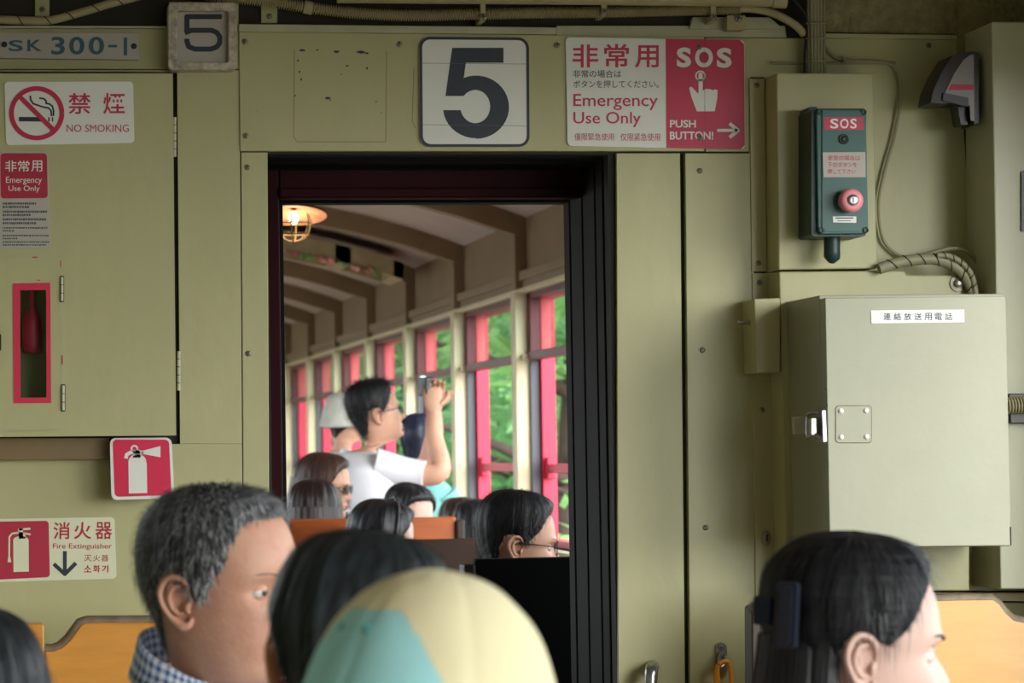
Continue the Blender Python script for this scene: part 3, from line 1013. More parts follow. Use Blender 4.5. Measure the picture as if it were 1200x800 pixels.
for x, y in ((566, 19.5), (708, 13.5), (836, 20)):
    b = MB().ppx([(x - 3, -12), (x + 3, -12), (x + 3.2, y + 4), (x - 3.2, y + 4)], 5.942, 5.946)
    b.ppx([(x - 3, y - 2), (x + 3, y - 2), (x + 3.2, y + 5), (x - 3.2, y + 5)], 5.942, 6.01)
    o = tag(b.build('conduit_clamp', M['pipe'], bevel=.001), {566: 'cream pipe clamp above the big number 5 sign', 708: 'cream pipe clamp above the white half of the emergency sign', 836: 'cream pipe clamp above the red half of the emergency sign'}[x], 'clamp', 'pipe clamps')
    screw(x, y + .5, 5.942, o, .0075)
b = MB().ppx(rr(852, 18, 874, 35, 2), 5.965, 5.995)
o = tag(b.build('conduit_bracket', M['pipe'], bevel=.003), 'small square cream bracket with a bolt right of the last pipe clamp', 'bracket')
screw(865, 21, 5.965, o, .009)
cableo('black_cable', 'black cable curving down beside the cable bundle', [(922, -8), (932, 2), (943, 15), (947, 30), (945, 55), (944, 90, 5.97)], .0055, 'black2', Y=5.965)
b = MB()
for i, (x, dz) in enumerate(((947.5, 0), (951, .007), (954.5, .010), (958, .010), (961.5, .007), (965, 0))):
    b.tube([P(x, -10, 5.962 - dz), P(x + .4, 40, 5.962 - dz), P(x + .8, 87, 5.962 - dz)], .0038, n=8)
o = tag(b.build('cable_bundle', M['cable']), 'upright bundle of grey cables entering the SOS box mount from above', 'cables')
for y in (27.5, 45, 72):
    MB().tube([P(945, y, 5.962), P(950, y, 5.947), P(957, y, 5.945), P(963, y, 5.947), P(968, y, 5.962)], .0022, n=6, k=3).build('cable_tie', M['cable'], o)
cableo('thin_rod', 'thin horizontal metal rod behind the cable bundle', [(903, 74), (950, 74), (1049, 73.5)], .0028, 'cable', Y=5.985)
cableo('phone_lead', 'thin grey lead looping from the bundle down to the wrapped cable', [(966, 52), (973, 62), (985, 69.5), (1010, 71.5), (1037, 73), (1050, 82), (1056, 105), (1049, 155), (1036, 203), (1029.5, 240), (1034, 278), (1048, 296), (1066, 303)], .0034, 'cable', Y=5.985)
MB().tube([P(986, 65, 5.98), P(991, 70, 5.978), P(987, 75, 5.98)], .003, n=6).build('cable_clip', M['cable'], bpy.data.objects['phone_lead'])
cableo('spiral_wrapped_cable', 'thick spiral-wrapped cable bending down above the telephone box', [(1030, 315), (1050, 308), (1070, 304.5), (1092, 303.5), (1113, 309), (1128, 320), (1137, 335), (1142, 352)], .0115, 'cable', Y=5.883, k=9, wrap=.03)
cableo('second_wrapped_cable', 'thinner spiral-wrapped cable hugging the outside of the thick one', [(1098, 299), (1112, 300), (1126, 307), (1138, 321), (1143, 340), (1144, 355)], .0062, 'cable', Y=5.872, k=9, wrap=.018)
cableo('outer_lead', 'thin grey lead arching around the wrapped cables', [(1062, 303), (1090, 297), (1114, 291), (1130, 293), (1143, 304), (1150, 322), (1151, 355)], .0048, 'cable', Y=5.945)
o = tag(MB().lathe([(.017, 0), (.017, .004), (.009, .005), (.009, .012), (.004, .014)], P(1122, 332, 5.90), n=18, smooth=False).build('terminal_bolt', M['screw']), 'round bolt with a washer under the wrapped cable', 'bolt')

# ---- SOS mount, SOS box
YM = 5.90
o = tag(MB().ppx([(910, 85.5), (1023.5, 85.5), (1028, 314.5), (912.5, 316)], YM, 6.0).build('mounting_box', M['paint'], bevel=.003), 'olive steel mounting box carrying the green SOS box', 'box')
o = tag(MB().ppx([(913, 318), (1060, 317), (1062, 322), (1136, 322), (1136, 692), (922, 692)], YM, 6.0).build('cable_duct', M['paint'], bevel=.003), 'wide olive cable duct behind the telephone box', 'duct')
YS = 5.79
sos = thing('sos_box', 'green SOS emergency box with a pink push button', 'emergency button', P(985, 280, 5.85))
b = MB().ppx(rr(951, 127, 1015, 277, 4), 5.80, YM - .0)
b.ppx(rr(948, 125, 958, 137, 2), 5.83, YM).ppx(rr(948, 264, 958, 276, 2), 5.83, YM)
b.build('housing', M['sosdark'], sos, bevel=.004)
cov = MB().ppx([(956.5, 129.5), (960, 127.5), (1011, 128), (1015, 131), (1018, 270), (1014.5, 274), (962, 274.5), (958.5, 271)], YS, 5.802).build('cover', M['sosgreen'], sos, bevel=.0025)
b = MB().ppx(rr(963.5, 131, 1010.5, 271, 3), YS - .003, YS)
b.build('cover_panel', M['sosgreen'], cov, bevel=.0015)
for x, y in ((960.5, 131), (1011.8, 131.5), (962.5, 269.5), (1014.2, 269.5)):
    b = MB().lathe([(.0062, 0), (.0062, .003), (.004, .0034), (.004, .001)], P(x, y, YS), n=14)
    b.build('cover_screw', M['sosdark'], cov)
YF = YS - .0032
p = MB().ppx([(965.5, 137.5), (1011.5, 137), (1012, 152), (966, 152)], YF - .0008, YF).build('sos_label', M['signred'], sos)
MB().text('S', 973, 139, 982.5, 150.5, YF - .0014, bold=.02).text('O', 984.5, 139, 994.5, 150.5, YF - .0014, bold=.02).text('S', 996.5, 139, 1004, 150.5, YF - .0014, bold=.02).build('lettering', M['white'], p)
MB().lathe([(.0105, 0), (.0105, .003), (.008, .004), (.0075, .001), (.006, .003), (.003, .0045)], P(988.5, 163, YF), n=20).build('indicator', M['sosdark'], sos)
p = MB().ppx([(964, 178.5), (1014, 178), (1014.5, 207.5), (965, 207.5)], YF - .0012, YF).build('instruction_label', M['plate'], sos)
b = MB().text('非常の場合は', 970, 182, 1008, 188, YF - .0018).text('下のボタンを', 970, 190, 1004.5, 196, YF - .0018).text('押して下さい', 970, 198, 1002.5, 204, YF - .0018)
b.build('lettering', M['signred'], p)
bt = MB().lathe([(.021, 0), (.021, .004), (.0165, .006), (.0165, .014), (.0225, .016), (.0245, .021), (.0245, .028), (.022, .0335), (.017, .036), (.012, .036)], P(993.5, 236, YF), n=32).build('push_button', M['button'], sos)
cc = P(993.5, 236, YF) + Vector((0, -.036, 0))
MB().lathe([(.0115, 0), (.0115, .0015), (.009, .003), (.004, .003)], cc, n=24).box((cc.x - .0012, cc.y - .0036, cc.z - .005), (cc.x + .0012, cc.y - .0029, cc.z + .004), 1).build('keyhole', [M['steel'], M['hole']], bt)
p = MB().ppx([(976, 253.5), (1003.5, 253.5), (1003.5, 261), (976.5, 260.5)], YF - .0012, YF).build('serial_label', M['white'], sos)
MB().stroke([(979, 255.5), (1000, 255.3)], 1.4, YF - .0016).stroke([(981, 258.6), (997, 258.6)], .8, YF - .0016).build('fine_print', M['ink'], p)
MB().tube([P(975, 276, 5.845), P(975, 298, 5.845)], .017, n=18).tube([P(975, 296, 5.845), P(975, 302, 5.845), P(974, 306, 5.85)], [.0175, .017, .009], n=18).build('cable_gland', M['sosdark'], sos)

# wedge fixture on the side of the right cabinet
YC = 5.82
o = tag(MB().ppx([(1162, 25.5), (1278, 25.5), (1278, 690), (1172.5, 690)], YC, 6.0).build('equipment_cabinet', M['paint2'], bevel=.003), 'tall cream equipment cabinet at the right edge', 'cabinet')
b = MB().ppx(rr(1197, 200, 1215, 271, 2), YC - .006, YC)
b.build('handle', M['black2'], o, bevel=.001)
fx = thing('wedge_lamp', 'dark wedge-shaped fixture with a pale side and red stripe on the right cabinet', 'wall lamp', P(1140, 148, 5.9))
b = MB()
side_pts = [(1140, 62), (1139, 118), (1106, 117.5), (1108, 105), (1118, 85), (1130, 70)]
b.ppx([(1141, 60), (1147.5, 62), (1148, 145), (1141, 147), (1138, 120), (1104, 122), (1089.5, 121), (1093, 105), (1102, 85), (1114, 66), (1125, 62)], 5.865, 5.95)
b.build('housing', M['fix_dark'], fx, bevel=.004)
b = MB().ppx([(1137.5, 64), (1141.5, 63.5), (1142, 142), (1137.5, 141), (1136.5, 124), (1106, 117), (1108, 107), (1118, 86), (1129, 70)], 5.862, 5.866)
p = b.build('side_panel', M['fix_grey'], fx, bevel=.001)
MB().flat([(1115, 98.5), (1141, 99), (1141, 105.5), (1111, 105.5)], 5.8614).build('red_stripe', M['signred'], p)
MB().ppx([(1106, 108.5), (1135, 114.5), (1135, 125), (1105, 117.5)], 5.858, 5.8625).build('lens', M['inkgrey'], fx)
MB().ppx([(1122, 122), (1134, 125), (1134, 146), (1126, 146)], 5.88, 5.93).build('bracket', M['black2'], fx)

# switch box
sw = thing('switch_box', 'small olive metal switch box left of the telephone box', 'switch', P(895, 438, 5.95))
MB().ppx([(884, 350), (914, 349), (914.5, 436), (886, 437)], 5.89, 5.99).build('body', M['paint'], sw, bevel=.002)
c = P(884, 378, 5.93)
MB().tube([c, c + Vector((-.012, 0, 0))], .006, n=10).tube([c + Vector((-.01, 0, 0)), c + Vector((-.036, -.004, .001))], [.0028, .004], n=8).build('toggle', M['steel'], sw)
c = P(886, 408, 5.94)
MB().lathe([(.008, 0), (.008, .008), (.005, .010)], c, axis=Vector((-1, 0, 0)), n=14).build('knob', M['black2'], sw)

# telephone box
YD, YBX = 5.61, 5.655
ph = thing('telephone_box', 'large cream metal telephone box with chrome latch and white label', 'box', P(1075, 642, 5.75))
MB().ppx([(960, 346), (1176, 344), (1184, 640), (967.5, 641)], YBX, YM).build('body', M['paint3'], ph, bevel=.002)
dr = MB().ppx([(967, 349), (1178.5, 347), (1185, 639), (972.5, 641)], YD, YBX - .006).build('door', M['paint3'], ph, bevel=.0015)
lb = MB().ppx([(1020.5, 363.5), (1130, 362.5), (1130.5, 377.5), (1021, 379)], YD - .0015, YD).build('name_label', M['white'], dr, bevel=.0004)
b = MB()
for i, ch in enumerate('連絡放送用電話'):
    x = 1035.5 + i * 12.0
    b.text(ch, x, 366.5, x + 8.6, 375, YD - .0021, bold=.004)
b.build('lettering', M['ink'], lb)
hp = MB().ppx(rr(979.5, 475.5, 1021, 518.5, 4), YD - .0018, YD).build('cover_plate', M['paint3'], dr, bevel=.0005)
b = MB().stroke(rr(979.3, 475.2, 1021.2, 518.8, 4), .7, YD - .0003, closed=True)
b.build('plate_edge', M['seam'], dr)
for x, y in ((985.5, 481.5), (1015, 481), (985.8, 512), (1015.5, 511.5)):
    MB().lathe([(.0055, 0), (.005, .002), (.0025, .0032)], P(x, y, YD - .0018), n=14).build('rivet', M['white'], hp)
lat = MB().ppx([(930, 488), (944, 486.5), (945, 508), (931, 508.5)], 5.72, 5.735).build('latch_keeper', M['paint2'], ph)
b = MB()
b.ppx([(963.5, 481), (967.5, 480.5), (969, 517), (965, 517.5)], YD - .004, YBX + .004)
for y in (486, 513):
    b.tube([P(946, y, 5.67), P(950, y - 3, 5.645), P(957, y - 3, 5.63), P(964, y, 5.63)], .0045, n=8, k=3)
b.tube([P(947, 489, 5.66), P(946, 500, 5.66), P(947, 511, 5.66)], .004, n=8)
b.ppx(rr(951, 490, 957, 509, 1), 5.63, 5.66)
b.build('latch', M['steel'], ph, bevel=.0008)
b = MB()
for q in ([(970.2, 628), (973, 629), (974, 641), (972.5, 641)], [(968.8, 539), (970.6, 540), (970.6, 548), (969, 549)], [(967.8, 455), (969, 455), (969, 457.5), (968, 457.5)], [(968.5, 473), (970, 473), (970, 477), (968.5, 477)]):
    b.flat(q, YD - .0005)
b.flat([(1183.4, 617), (1185, 617), (1185.4, 639), (1184, 639)], YD - .0005)
b.build('chipped_paint', M['seam'], dr)
# coiled cord at the right edge
b = MB().ppx([(1182, 461), (1230, 461), (1230, 496), (1184, 496)], 5.80, 5.822)
cc = tag(b.build('cord_holder', M['black2'], bevel=.002), 'black holder for the coiled cord beside the telephone box', 'holder')
b = MB()
a0, a1 = P(1180, 475, 5.785), P(1225, 474, 5.785)
b.tube([a0.lerp(a1, i / 156) + Vector((0, -sin(i * pi / 6) * .016, cos(i * pi / 6) * .016)) for i in range(157)], .0021, n=6)
tag(b.build('coiled_cord', M['pipe']), 'coiled cream handset cord resting in the black holder', 'cord')
# small oval lock
lk = tag(MB().lathe([(.012, 0), (.012, .004), (.0105, .006), (.006, .0065)], P(897.5, 632.5, 5.99), n=22).build('lock', M['screw']), 'small round metal lock below the telephone box on the flange', 'lock')
cc = P(897.5, 632.5, 5.983)
lk.scale = (.8, 1, 1.35)
MB().box((-.0015, -.0015, -.005), (.0015, .0, .005)).build('keyhole', M['hole'], lk, local=True).location = (0, -.0066, .012)
# hook with orange cords, grab handle
hk = thing('hasp_hook', 'chromed hasp hook on the wall right of the doorway', 'hook', P(846, 800, 5.98))
MB().ppx(rr(838.5, 752.5, 852, 794, 6), 5.989, 5.994).build('plate', M['steel'], hk, bevel=.001)
screw(845, 757.5, 5.989, hk, .006)
MB().tube([P(845, 764, 5.985), P(843, 772, 5.972), P(844, 781, 5.968), P(849, 777, 5.972), P(850, 768, 5.98)], .004, n=8, k=4).build('hook', M['steel'], hk)
b = MB().tube([P(842, 778, 5.962), P(840, 788, 5.965), P(842, 812, 5.97), P(846, 850, 5.975)], [.0045, .006, .0085, .0085], n=8, k=3)
b.tube([P(843, 778, 5.960), P(849, 774, 5.962), P(855, 780, 5.968), P(857, 812, 5.972), P(852, 850, 5.975)], .0045, n=8, k=4)
tag(b.build('orange_cord', M['orange']), 'orange cord looped over the hasp hook', 'cord')
gh = tag(MB().tube([P(762, 1010, 5.998), P(763, 1008, 5.95), P(762, 990, 5.93), P(762, 880, 5.925), P(763, 800, 5.925), P(763.5, 785, 5.935), P(764, 782, 5.96), P(765, 781, 5.998)], .0135, n=14, k=4).build('grab_handle', M['steel']),
         'chromed vertical grab handle just right of the doorway', 'handle')

# ------------------------------------------------------------------ benches
def bench(name, label, back_px, Y, th, m, posts_px=(), seat_z=.43, seat_d=.42, facing=-1, edge=True, mp='wood'):
    fr = [P(x, y, Y) for x, y in back_px]
    x0, x1 = min(p.x for p in fr), max(p.x for p in fr)
    t = thing(name, label, 'bench', ((x0 + x1) / 2, Y, 0), 'wooden benches')
    pts = [p for p in fr if p.z > .9]
    MB().prism(fr, [p + Vector((0, th, 0)) for p in fr]).build('backrest', M[m], t, bevel=.004)
    if edge:
        top = sorted([p for p in fr if p.z > .75], key=lambda p: p.x)
        MB().tube([p + Vector((0, th / 2, .001)) for p in top], th * .42, n=8, flat=1).build('edge_strip', M['woodedge'], t)
    for q, mm in posts_px:
        MB().ppx(q, Y - .01, Y + th + .02).build('end_post', M[mm], t, bevel=.004)
    ya, yb = (Y - seat_d, Y) if facing < 0 else (Y + th, Y + th + seat_d)
    MB().box((x0, ya, seat_z - .03), (x1, yb, seat_z)).build('seat', M[m], t, bevel=.006)
    for x in (x0 + .03, x1 - .07):
        MB().box((x, ya + .04, 0), (x + .04, yb - .02, seat_z - .03)).build('leg', M['wooddark'], t, bevel=.004)
    return t


bl = bench('bench', 'orange varnished wooden bench with a scooped back below the extinguisher label',
           [(53, 763), (63, 763), (72, 759), (82, 750), (90, 739), (95, 732), (101, 730), (262, 729), (262, 1060), (53, 1060)], 5.62, .03, 'wood',
           [([(20, 733), (25, 731), (49, 731), (51.5, 733), (52, 1070), (20, 1070)], 'wood')])
b = MB().ppx(rr(34, 772, 45.5, 815, 1.5), 5.603, 5.61).build('number_tag', M['white'], bl)
MB().stroke([(38.5, 777), (38.8, 812)], 1.1, 5.6024).stroke([(41, 782), (41, 790)], .8, 5.6024).stroke([(41, 796), (41, 806)], .8, 5.6024).build('fine_print', M['inkgrey'], b)
bench('bench', 'light orange wooden bench with worn top edge below the telephone box',
      [(892, 712), (960, 709), (1122, 703.5), (1164, 703), (1171, 708), (1178, 718), (1188, 727), (1205, 731), (1212, 731), (1212, 1060), (892, 1060)], 5.66, .03, 'woodlight',
      [([(881, 713), (884, 710), (890.5, 710), (891, 714), (891, 1070), (883, 1070)], 'wooddark')])
# next carriage
M['woodmid'] = mat('dark_brown_wood', (62, 40, 28), .5, var=.2, scale=4, stretch=(1, 6, 6))
def pb(label, x0, x1, y0, Y, m, facing, edge=False):
    ztop = P((x0 + x1) / 2, y0, Y).z
    a, c = P(x0, y0, Y).x, P(x1, y0, Y).x
    t = thing('bench', label, 'bench', ((a + c) / 2, Y, 0), 'wooden benches')
    MB().box((a, Y, .35), (c, Y + .04, ztop)).build('backrest', M[m], t, bevel=.006)
    for x in (a - .03, c):
        MB().box((x, Y - .02, 0), (x + .03, Y + .06, ztop - .012)).build('end_post', M['wooddark'], t, bevel=.006)
    ya, yb = (Y - .42, Y) if facing < 0 else (Y + .04, Y + .46)
    MB().box((a, ya, .38), (c, yb, .41)).build('seat', M[m], t, bevel=.006)
    MB().box((a + .05, (ya + yb) / 2 - .03, 0), (c - .05, (ya + yb) / 2 + .03, .38)).build('leg', M['wooddark'], t)
    return t


pb('bench back coloured black for shadow, right behind the man in black near the doorway', 556, 900, 651, 7.2, 'black', 1)  # wooden back in shadow; the shade is put in as black colour
pb('dark brown bench back behind the foreground dark-haired person, in the next carriage', 430, 566, 632, 8.62, 'woodmid', 1)
pb('orange brown bench back below the two long-haired women', 330, 424, 608, 9.8, 'wood2', 1)
pb('orange bench back beside the woman with the pale forehead', 440, 534, 606, 10.55, 'wood2', -1)

# ------------------------------------------------------------------ lamp and ceiling fittings of the next carriage
c = P(344, 251, 9.6)
lp = thing('ceiling_lamp', 'warm glowing caged ceiling lamp with a flat shade at the top left of the doorway', 'lamp', (c.x, c.y, c.z + .12))
AX = Vector((.05, .22, 1)).normalized()
MB().lathe([(.112, -.004), (.110, .004), (.05, .030), (.03, .06), (.03, .11)], c, axis=AX, n=36, caps=False).build('lamp_shade', M['black2'], lp)
MB().lathe([(.109, -.004), (.05, .012), (.012, .018)], c, axis=AX, n=36, caps=False).build('shade_lining', mat('shade_lining', (240, 176, 146), .5, var=0), lp)
MB().ball(c + Vector((0, 0, -.012)), .017, 10, sc=(1, 1, 1.25)).build('bulb', mat('bulb', (255, 236, 200), .3, var=0, emit=2.5), lp)
b = MB()
for i in range(6):
    a = i * pi / 3 + .3
    b.tube([c + Vector((cos(a) * .055 * s, sin(a) * .055 * s, z)) for s, z in ((1.0, 0), (1.1, -.03), (.9, -.065), (.5, -.085), (0, -.09))], .0025, n=6, k=3)
for z, r in ((-.03, .06), (-.065, .05)):
    b.tube([c + Vector((cos(i * pi / 12) * r, sin(i * pi / 12) * r, z)) for i in range(25)], .0022, n=6)
b.build('cage', M['brown'], lp)
pl = bpy.data.lights.new('bulb_light', 'POINT'); pl.energy = .6; pl.color = (1, .72, .42); pl.shadow_soft_size = .03
po = bpy.data.objects.new('bulb_light', pl); C.objects.link(po); po.location = c + Vector((0, 0, -.06))

# framed ceiling hatch with leaf garland
def CE(px, py, y):
    return P(px, py, y)


zf = lambda x: 2.452 - .148 * (x - XC) ** 2
hy0, hy1 = 15.0, 15.55
ht = thing('ceiling_hatch', 'pale framed ceiling hatch with dark openings in the next carriage', 'hatch', (1.7, 15.3, zf(1.7)))
b = MB()
for x0, x1, y0, y1 in ((1.3, 2.05, hy0, hy0 + .05), (1.3, 2.05, hy1 - .05, hy1), (1.3, 1.36, hy0, hy1), (1.7, 1.78, hy0, hy1), (2.0, 2.05, hy0, hy1)):
    n = 6
    xs = [x0 + (x1 - x0) * i / n for i in range(n + 1)]
    fr = [Vector((x, y0, zf(x) - .055)) for x in xs] + [Vector((x, y0, zf(x) + .03)) for x in reversed(xs)]
    b.prism(fr, [Vector((p.x, y1, p.z)) for p in fr])
b.build('frame', M['pipe'], ht)
b = MB()
fr = [Vector((x, hy0 + .03, zf(x) + .005)) for x in (1.33, 1.7, 2.03)] + [Vector((x, hy0 + .03, zf(x) + .02)) for x in (2.03, 1.7, 1.33)]
b.prism(fr, [Vector((p.x, hy1 - .03, p.z)) for p in fr])
b.build('dark_opening', M['wooddark'], ht)
b = MB()
for i in range(46):
    u = i / 45
    x = 1.42 + .5 * u
    p = Vector((x, hy0 - .01 + random.uniform(-.02, .02), zf(x) - .065 + random.uniform(-.012, .012)))
    e = Euler((random.uniform(-1, 1), random.uniform(-1, 1), random.uniform(0, 6))).to_matrix()
    s = random.uniform(.018, .03)
    b.add([p + e @ Vector(q) for q in ((-s, 0, 0), (-.2 * s, -.5 * s, 0), (s, 0, .2 * s), (-.2 * s, .5 * s, 0))], [[0, 1, 2], [0, 2, 3]], 0 if sin(u * 17) > -.1 else 1)
b.tube([(x, hy0 - .01, zf(x) - .06) for x in (1.4, 1.5, 1.65, 1.8, 1.94)], .003, n=6, mi=1)
tag(b.build('leaf_garland', [M['button'], LEAF[0]]), 'pink and green leaf garland hanging along the ceiling hatch', 'garland')
# ------------------------------------------------------------------ people
SKIN = {
    'tan': mat('skin_tan', (222, 172, 146), .5, var=.10, scale=16, rgb2=(204, 146, 122), bump=.12, bscale=180),
    'fair': mat('skin_fair', (218, 180, 166), .5, var=.04, scale=12, bump=.05, bscale=200),
    'mid': mat('skin_mid', (214, 164, 138), .5, var=.07, scale=12, bump=.05, bscale=200),
}
LIP = mat('lips', (190, 104, 100), .4, var=.05)
LIPW = mat('lips_rosy', (222, 96, 110), .35, var=.05)
EYEW = mat('eye_white', (232, 228, 222), .2, var=0)
IRIS = mat('iris', (40, 28, 22), .15, var=0)
HAIR = {
    'grey': hair_mat('hair_salt_pepper', (60, 62, 66), (140, 140, 143), .5, 150, 9),
    'crop': hair_mat('hair_cropped_black', (13, 13, 15), (32, 32, 36), .5, 150, 9),
    'black': hair_mat('hair_black', (14, 14, 17), (40, 40, 46), .36, 90, 2.5),
    'swept': hair_mat('hair_swept_black', (12, 12, 15), (26, 26, 31), .5, 5, 60, .22),
    'soft': hair_mat('hair_soft_black', (20, 25, 29), (48, 58, 64), .45, 70, 2.0),
    'brown': hair_mat('hair_brown', (44, 28, 24), (92, 62, 50), .38, 90, 2.5),
    'dbrown': hair_mat('hair_dark_brown', (26, 18, 17), (64, 42, 36), .38, 90, 2.5),
}
STRAND_GREY = mat('strand_grey', (178, 178, 180), .5, var=.15)
STRAND_DARK = mat('strand_dark', (34, 36, 40), .5, var=.15)

BODY = [  # front x, z | back x, z | half width, x, z   (head local, chin at z = 0, metres)
    (-.010, .2325, -.013, .2325, .002, -.011, .2325),
    (.030, .2295, -.052, .2285, .036, -.010, .229),
    (.058, .219, -.078, .214, .057, -.010, .217),
    (.077, .201, -.095, .190, .070, -.010, .195),
    (.0875, .177, -.1015, .162, .0762, -.010, .168),
    (.0925, .153, -.1015, .137, .0772, -.008, .144),
    (.0935, .139, -.098, .122, .0757, -.006, .130),
    (.0885, .124, -.092, .105, .0735, -.004, .113),
    (.0885, .108, -.084, .088, .0712, 0, .097),
    (.0885, .090, -.077, .070, .0690, .004, .079),
    (.0895, .072, -.072, .052, .0665, .008, .061),
    (.0895, .055, -.068, .035, .0625, .011, .043),
    (.0865, .038, -.066, .020, .0575, .014, .026),
    (.0865, .020, -.065, .006, .0510, .018, .011),
    (.077, .004, -.064, -.008, .0480, .014, -.001),
    (.052, -.003, -.064, -.020, .0490, .006, -.012),
    (.030, -.016, -.066, -.035, .0530, -.004, -.026),
    (.023, -.040, -.070, -.055, .0550, -.015, -.047),
    (.026, -.058, -.080, -.062, .0640, -.022, -.060),
    (.036, -.080, -.096, -.074, .102, -.026, -.073),
    (.055, -.105, -.108, -.100, .156, -.026, -.090),
    (.078, -.145, -.120, -.140, .188, -.025, -.130),
    (.105, -.21, -.126, -.21, .190, -.02, -.21),
    (.12, -.32, -.12, -.32, .174, -.01, -.32),
    (.12, -.44, -.11, -.44, .165, 0, -.44),
    (.125, -.56, -.12, -.56, .175, 0, -.56),
    (.09, -.64, -.11, -.64, .165, 0, -.64),
    (.0, -.66, -.0, -.66, .005, 0, -.66)]
NHEAD = 18


def rowctl(t):
    """controls of the body at row parameter t (0 crown .. 27 seat)"""
    i = min(int(t), len(BODY) - 2)
    u = t - i
    n = len(BODY)
    p0, p1, p2, p3 = BODY[max(i - 1, 0)], BODY[i], BODY[i + 1], BODY[min(i + 2, n - 1)]
    return [.5 * (2 * b + (c - a) * u + (2 * a - 5 * b + 4 * c - d) * u * u + (3 * b - a - 3 * c + d) * u ** 3) for a, b, c, d in zip(p0, p1, p2, p3)]


def bodypt(t, ph, fem=0.0):
    fx, fz, bx, bz, sy, sx_, sz = rowctl(t)
    k = sstep(17, 22, t)
    sy *= 1 - fem * .10 * k - fem * .04 * (1 - k)
    c, s = cos(ph), sin(ph)
    e = .86 if t < 18 else .8
    ca, sa = abs(c) ** e, math.copysign(abs(s) ** e, s)
    if c >= 0:
        x, z = sx_ + (fx - sx_) * ca, sz + (fz - sz) * abs(c) ** 1.6
    else:
        x, z = sx_ + (bx - sx_) * ca, sz + (bz - sz) * abs(c) ** 1.6
    return Vector((x, sy * sa, z))


def gs(x, s):
    return math.exp(-(x / s) ** 2)


def face(p, fem):
    """nose, sockets, brows, cheeks, lips and chin on the front of the head"""
    if p.x < .02 or p.z > .19 or p.z < -.01: return p
    y, z, a = p.y, p.z, abs(p.y)
    d = 0
    h = .024 * sstep(.130, .086, z) * sstep(.072, .083, z) if z > .07 else 0
    h *= (1 - .12 * fem)
    d += h * gs(y, .0075 + .0055 * sstep(.122, .085, z))
    d += .007 * gs(a - .0135, .006) * gs(z - .0815, .007)
    d -= .0105 * gs(a - .031, .017) * gs(z - .121, .012)
    d += .0045 * (1 - .5 * fem) * gs(a - .028, .022) * gs(z - .141, .008)
    d += .004 * gs(a - .044, .018) * gs(z - .094, .018)
    d += .0055 * gs(y, .020) * gs(z - .0585, .0048) + .006 * gs(y, .017) * gs(z - .0465, .0048) - .0035 * gs(y, .022) * gs(z - .0525, .0014)
    d += .005 * gs(y, .020) * gs(z - .019, .013) - .003 * gs(y, .03) * gs(z - .036, .005)
    return p + Vector((d, 0, 0))


def ear(b, side, mi=0):
    """curled rim, inner fold, shell and lobe of an ear"""
    def E(x, o, z): return Vector((-.006 + x - o * .42, side * (.0735 + o), .1105 + z))
    rim = [(.010, .001, -.002), (.013, .004, .012), (.010, .008, .024), (.001, .012, .031), (-.010, .015, .029), (-.017, .017, .017), (-.0175, .016, .003), (-.013, .013, -.010), (-.007, .009, -.021),
           (.001, .006, -.028), (.008, .003, -.026), (.010, .001, -.018)]
    b.tube([E(*p) for p in rim], [.0028, .0033, .0036, .0037, .0037, .0036, .0034, .0034, .0046, .0062, .0048, .0025], n=8, k=4, mi=mi)
    b.tube([E(*p) for p in ((.004, .006, .021), (-.006, .011, .018), (-.010, .012, .006), (-.008, .010, -.006), (-.002, .007, -.013), (.004, .006, -.012))], [.002, .003, .0036, .0036, .0034, .002], n=7, k=3, mi=mi)
    b.tube([E(*p) for p in ((.010, .002, .002), (.009, .006, -.005), (.009, .004, -.012))], [.0025, .0038, .0025], n=7, k=3, mi=mi)
    rows = []
    for i in range(6):
        r = i / 5
        rows.append([E(-.003 + r * .0135 * cos(a), .002 + .0115 * r * (.5 - .5 * cos(a) * .8) * r, .002 + r * .027 * sin(a)) for a in [2 * pi * j / 20 for j in range(20)]])
    b.grid(rows, mi=mi)


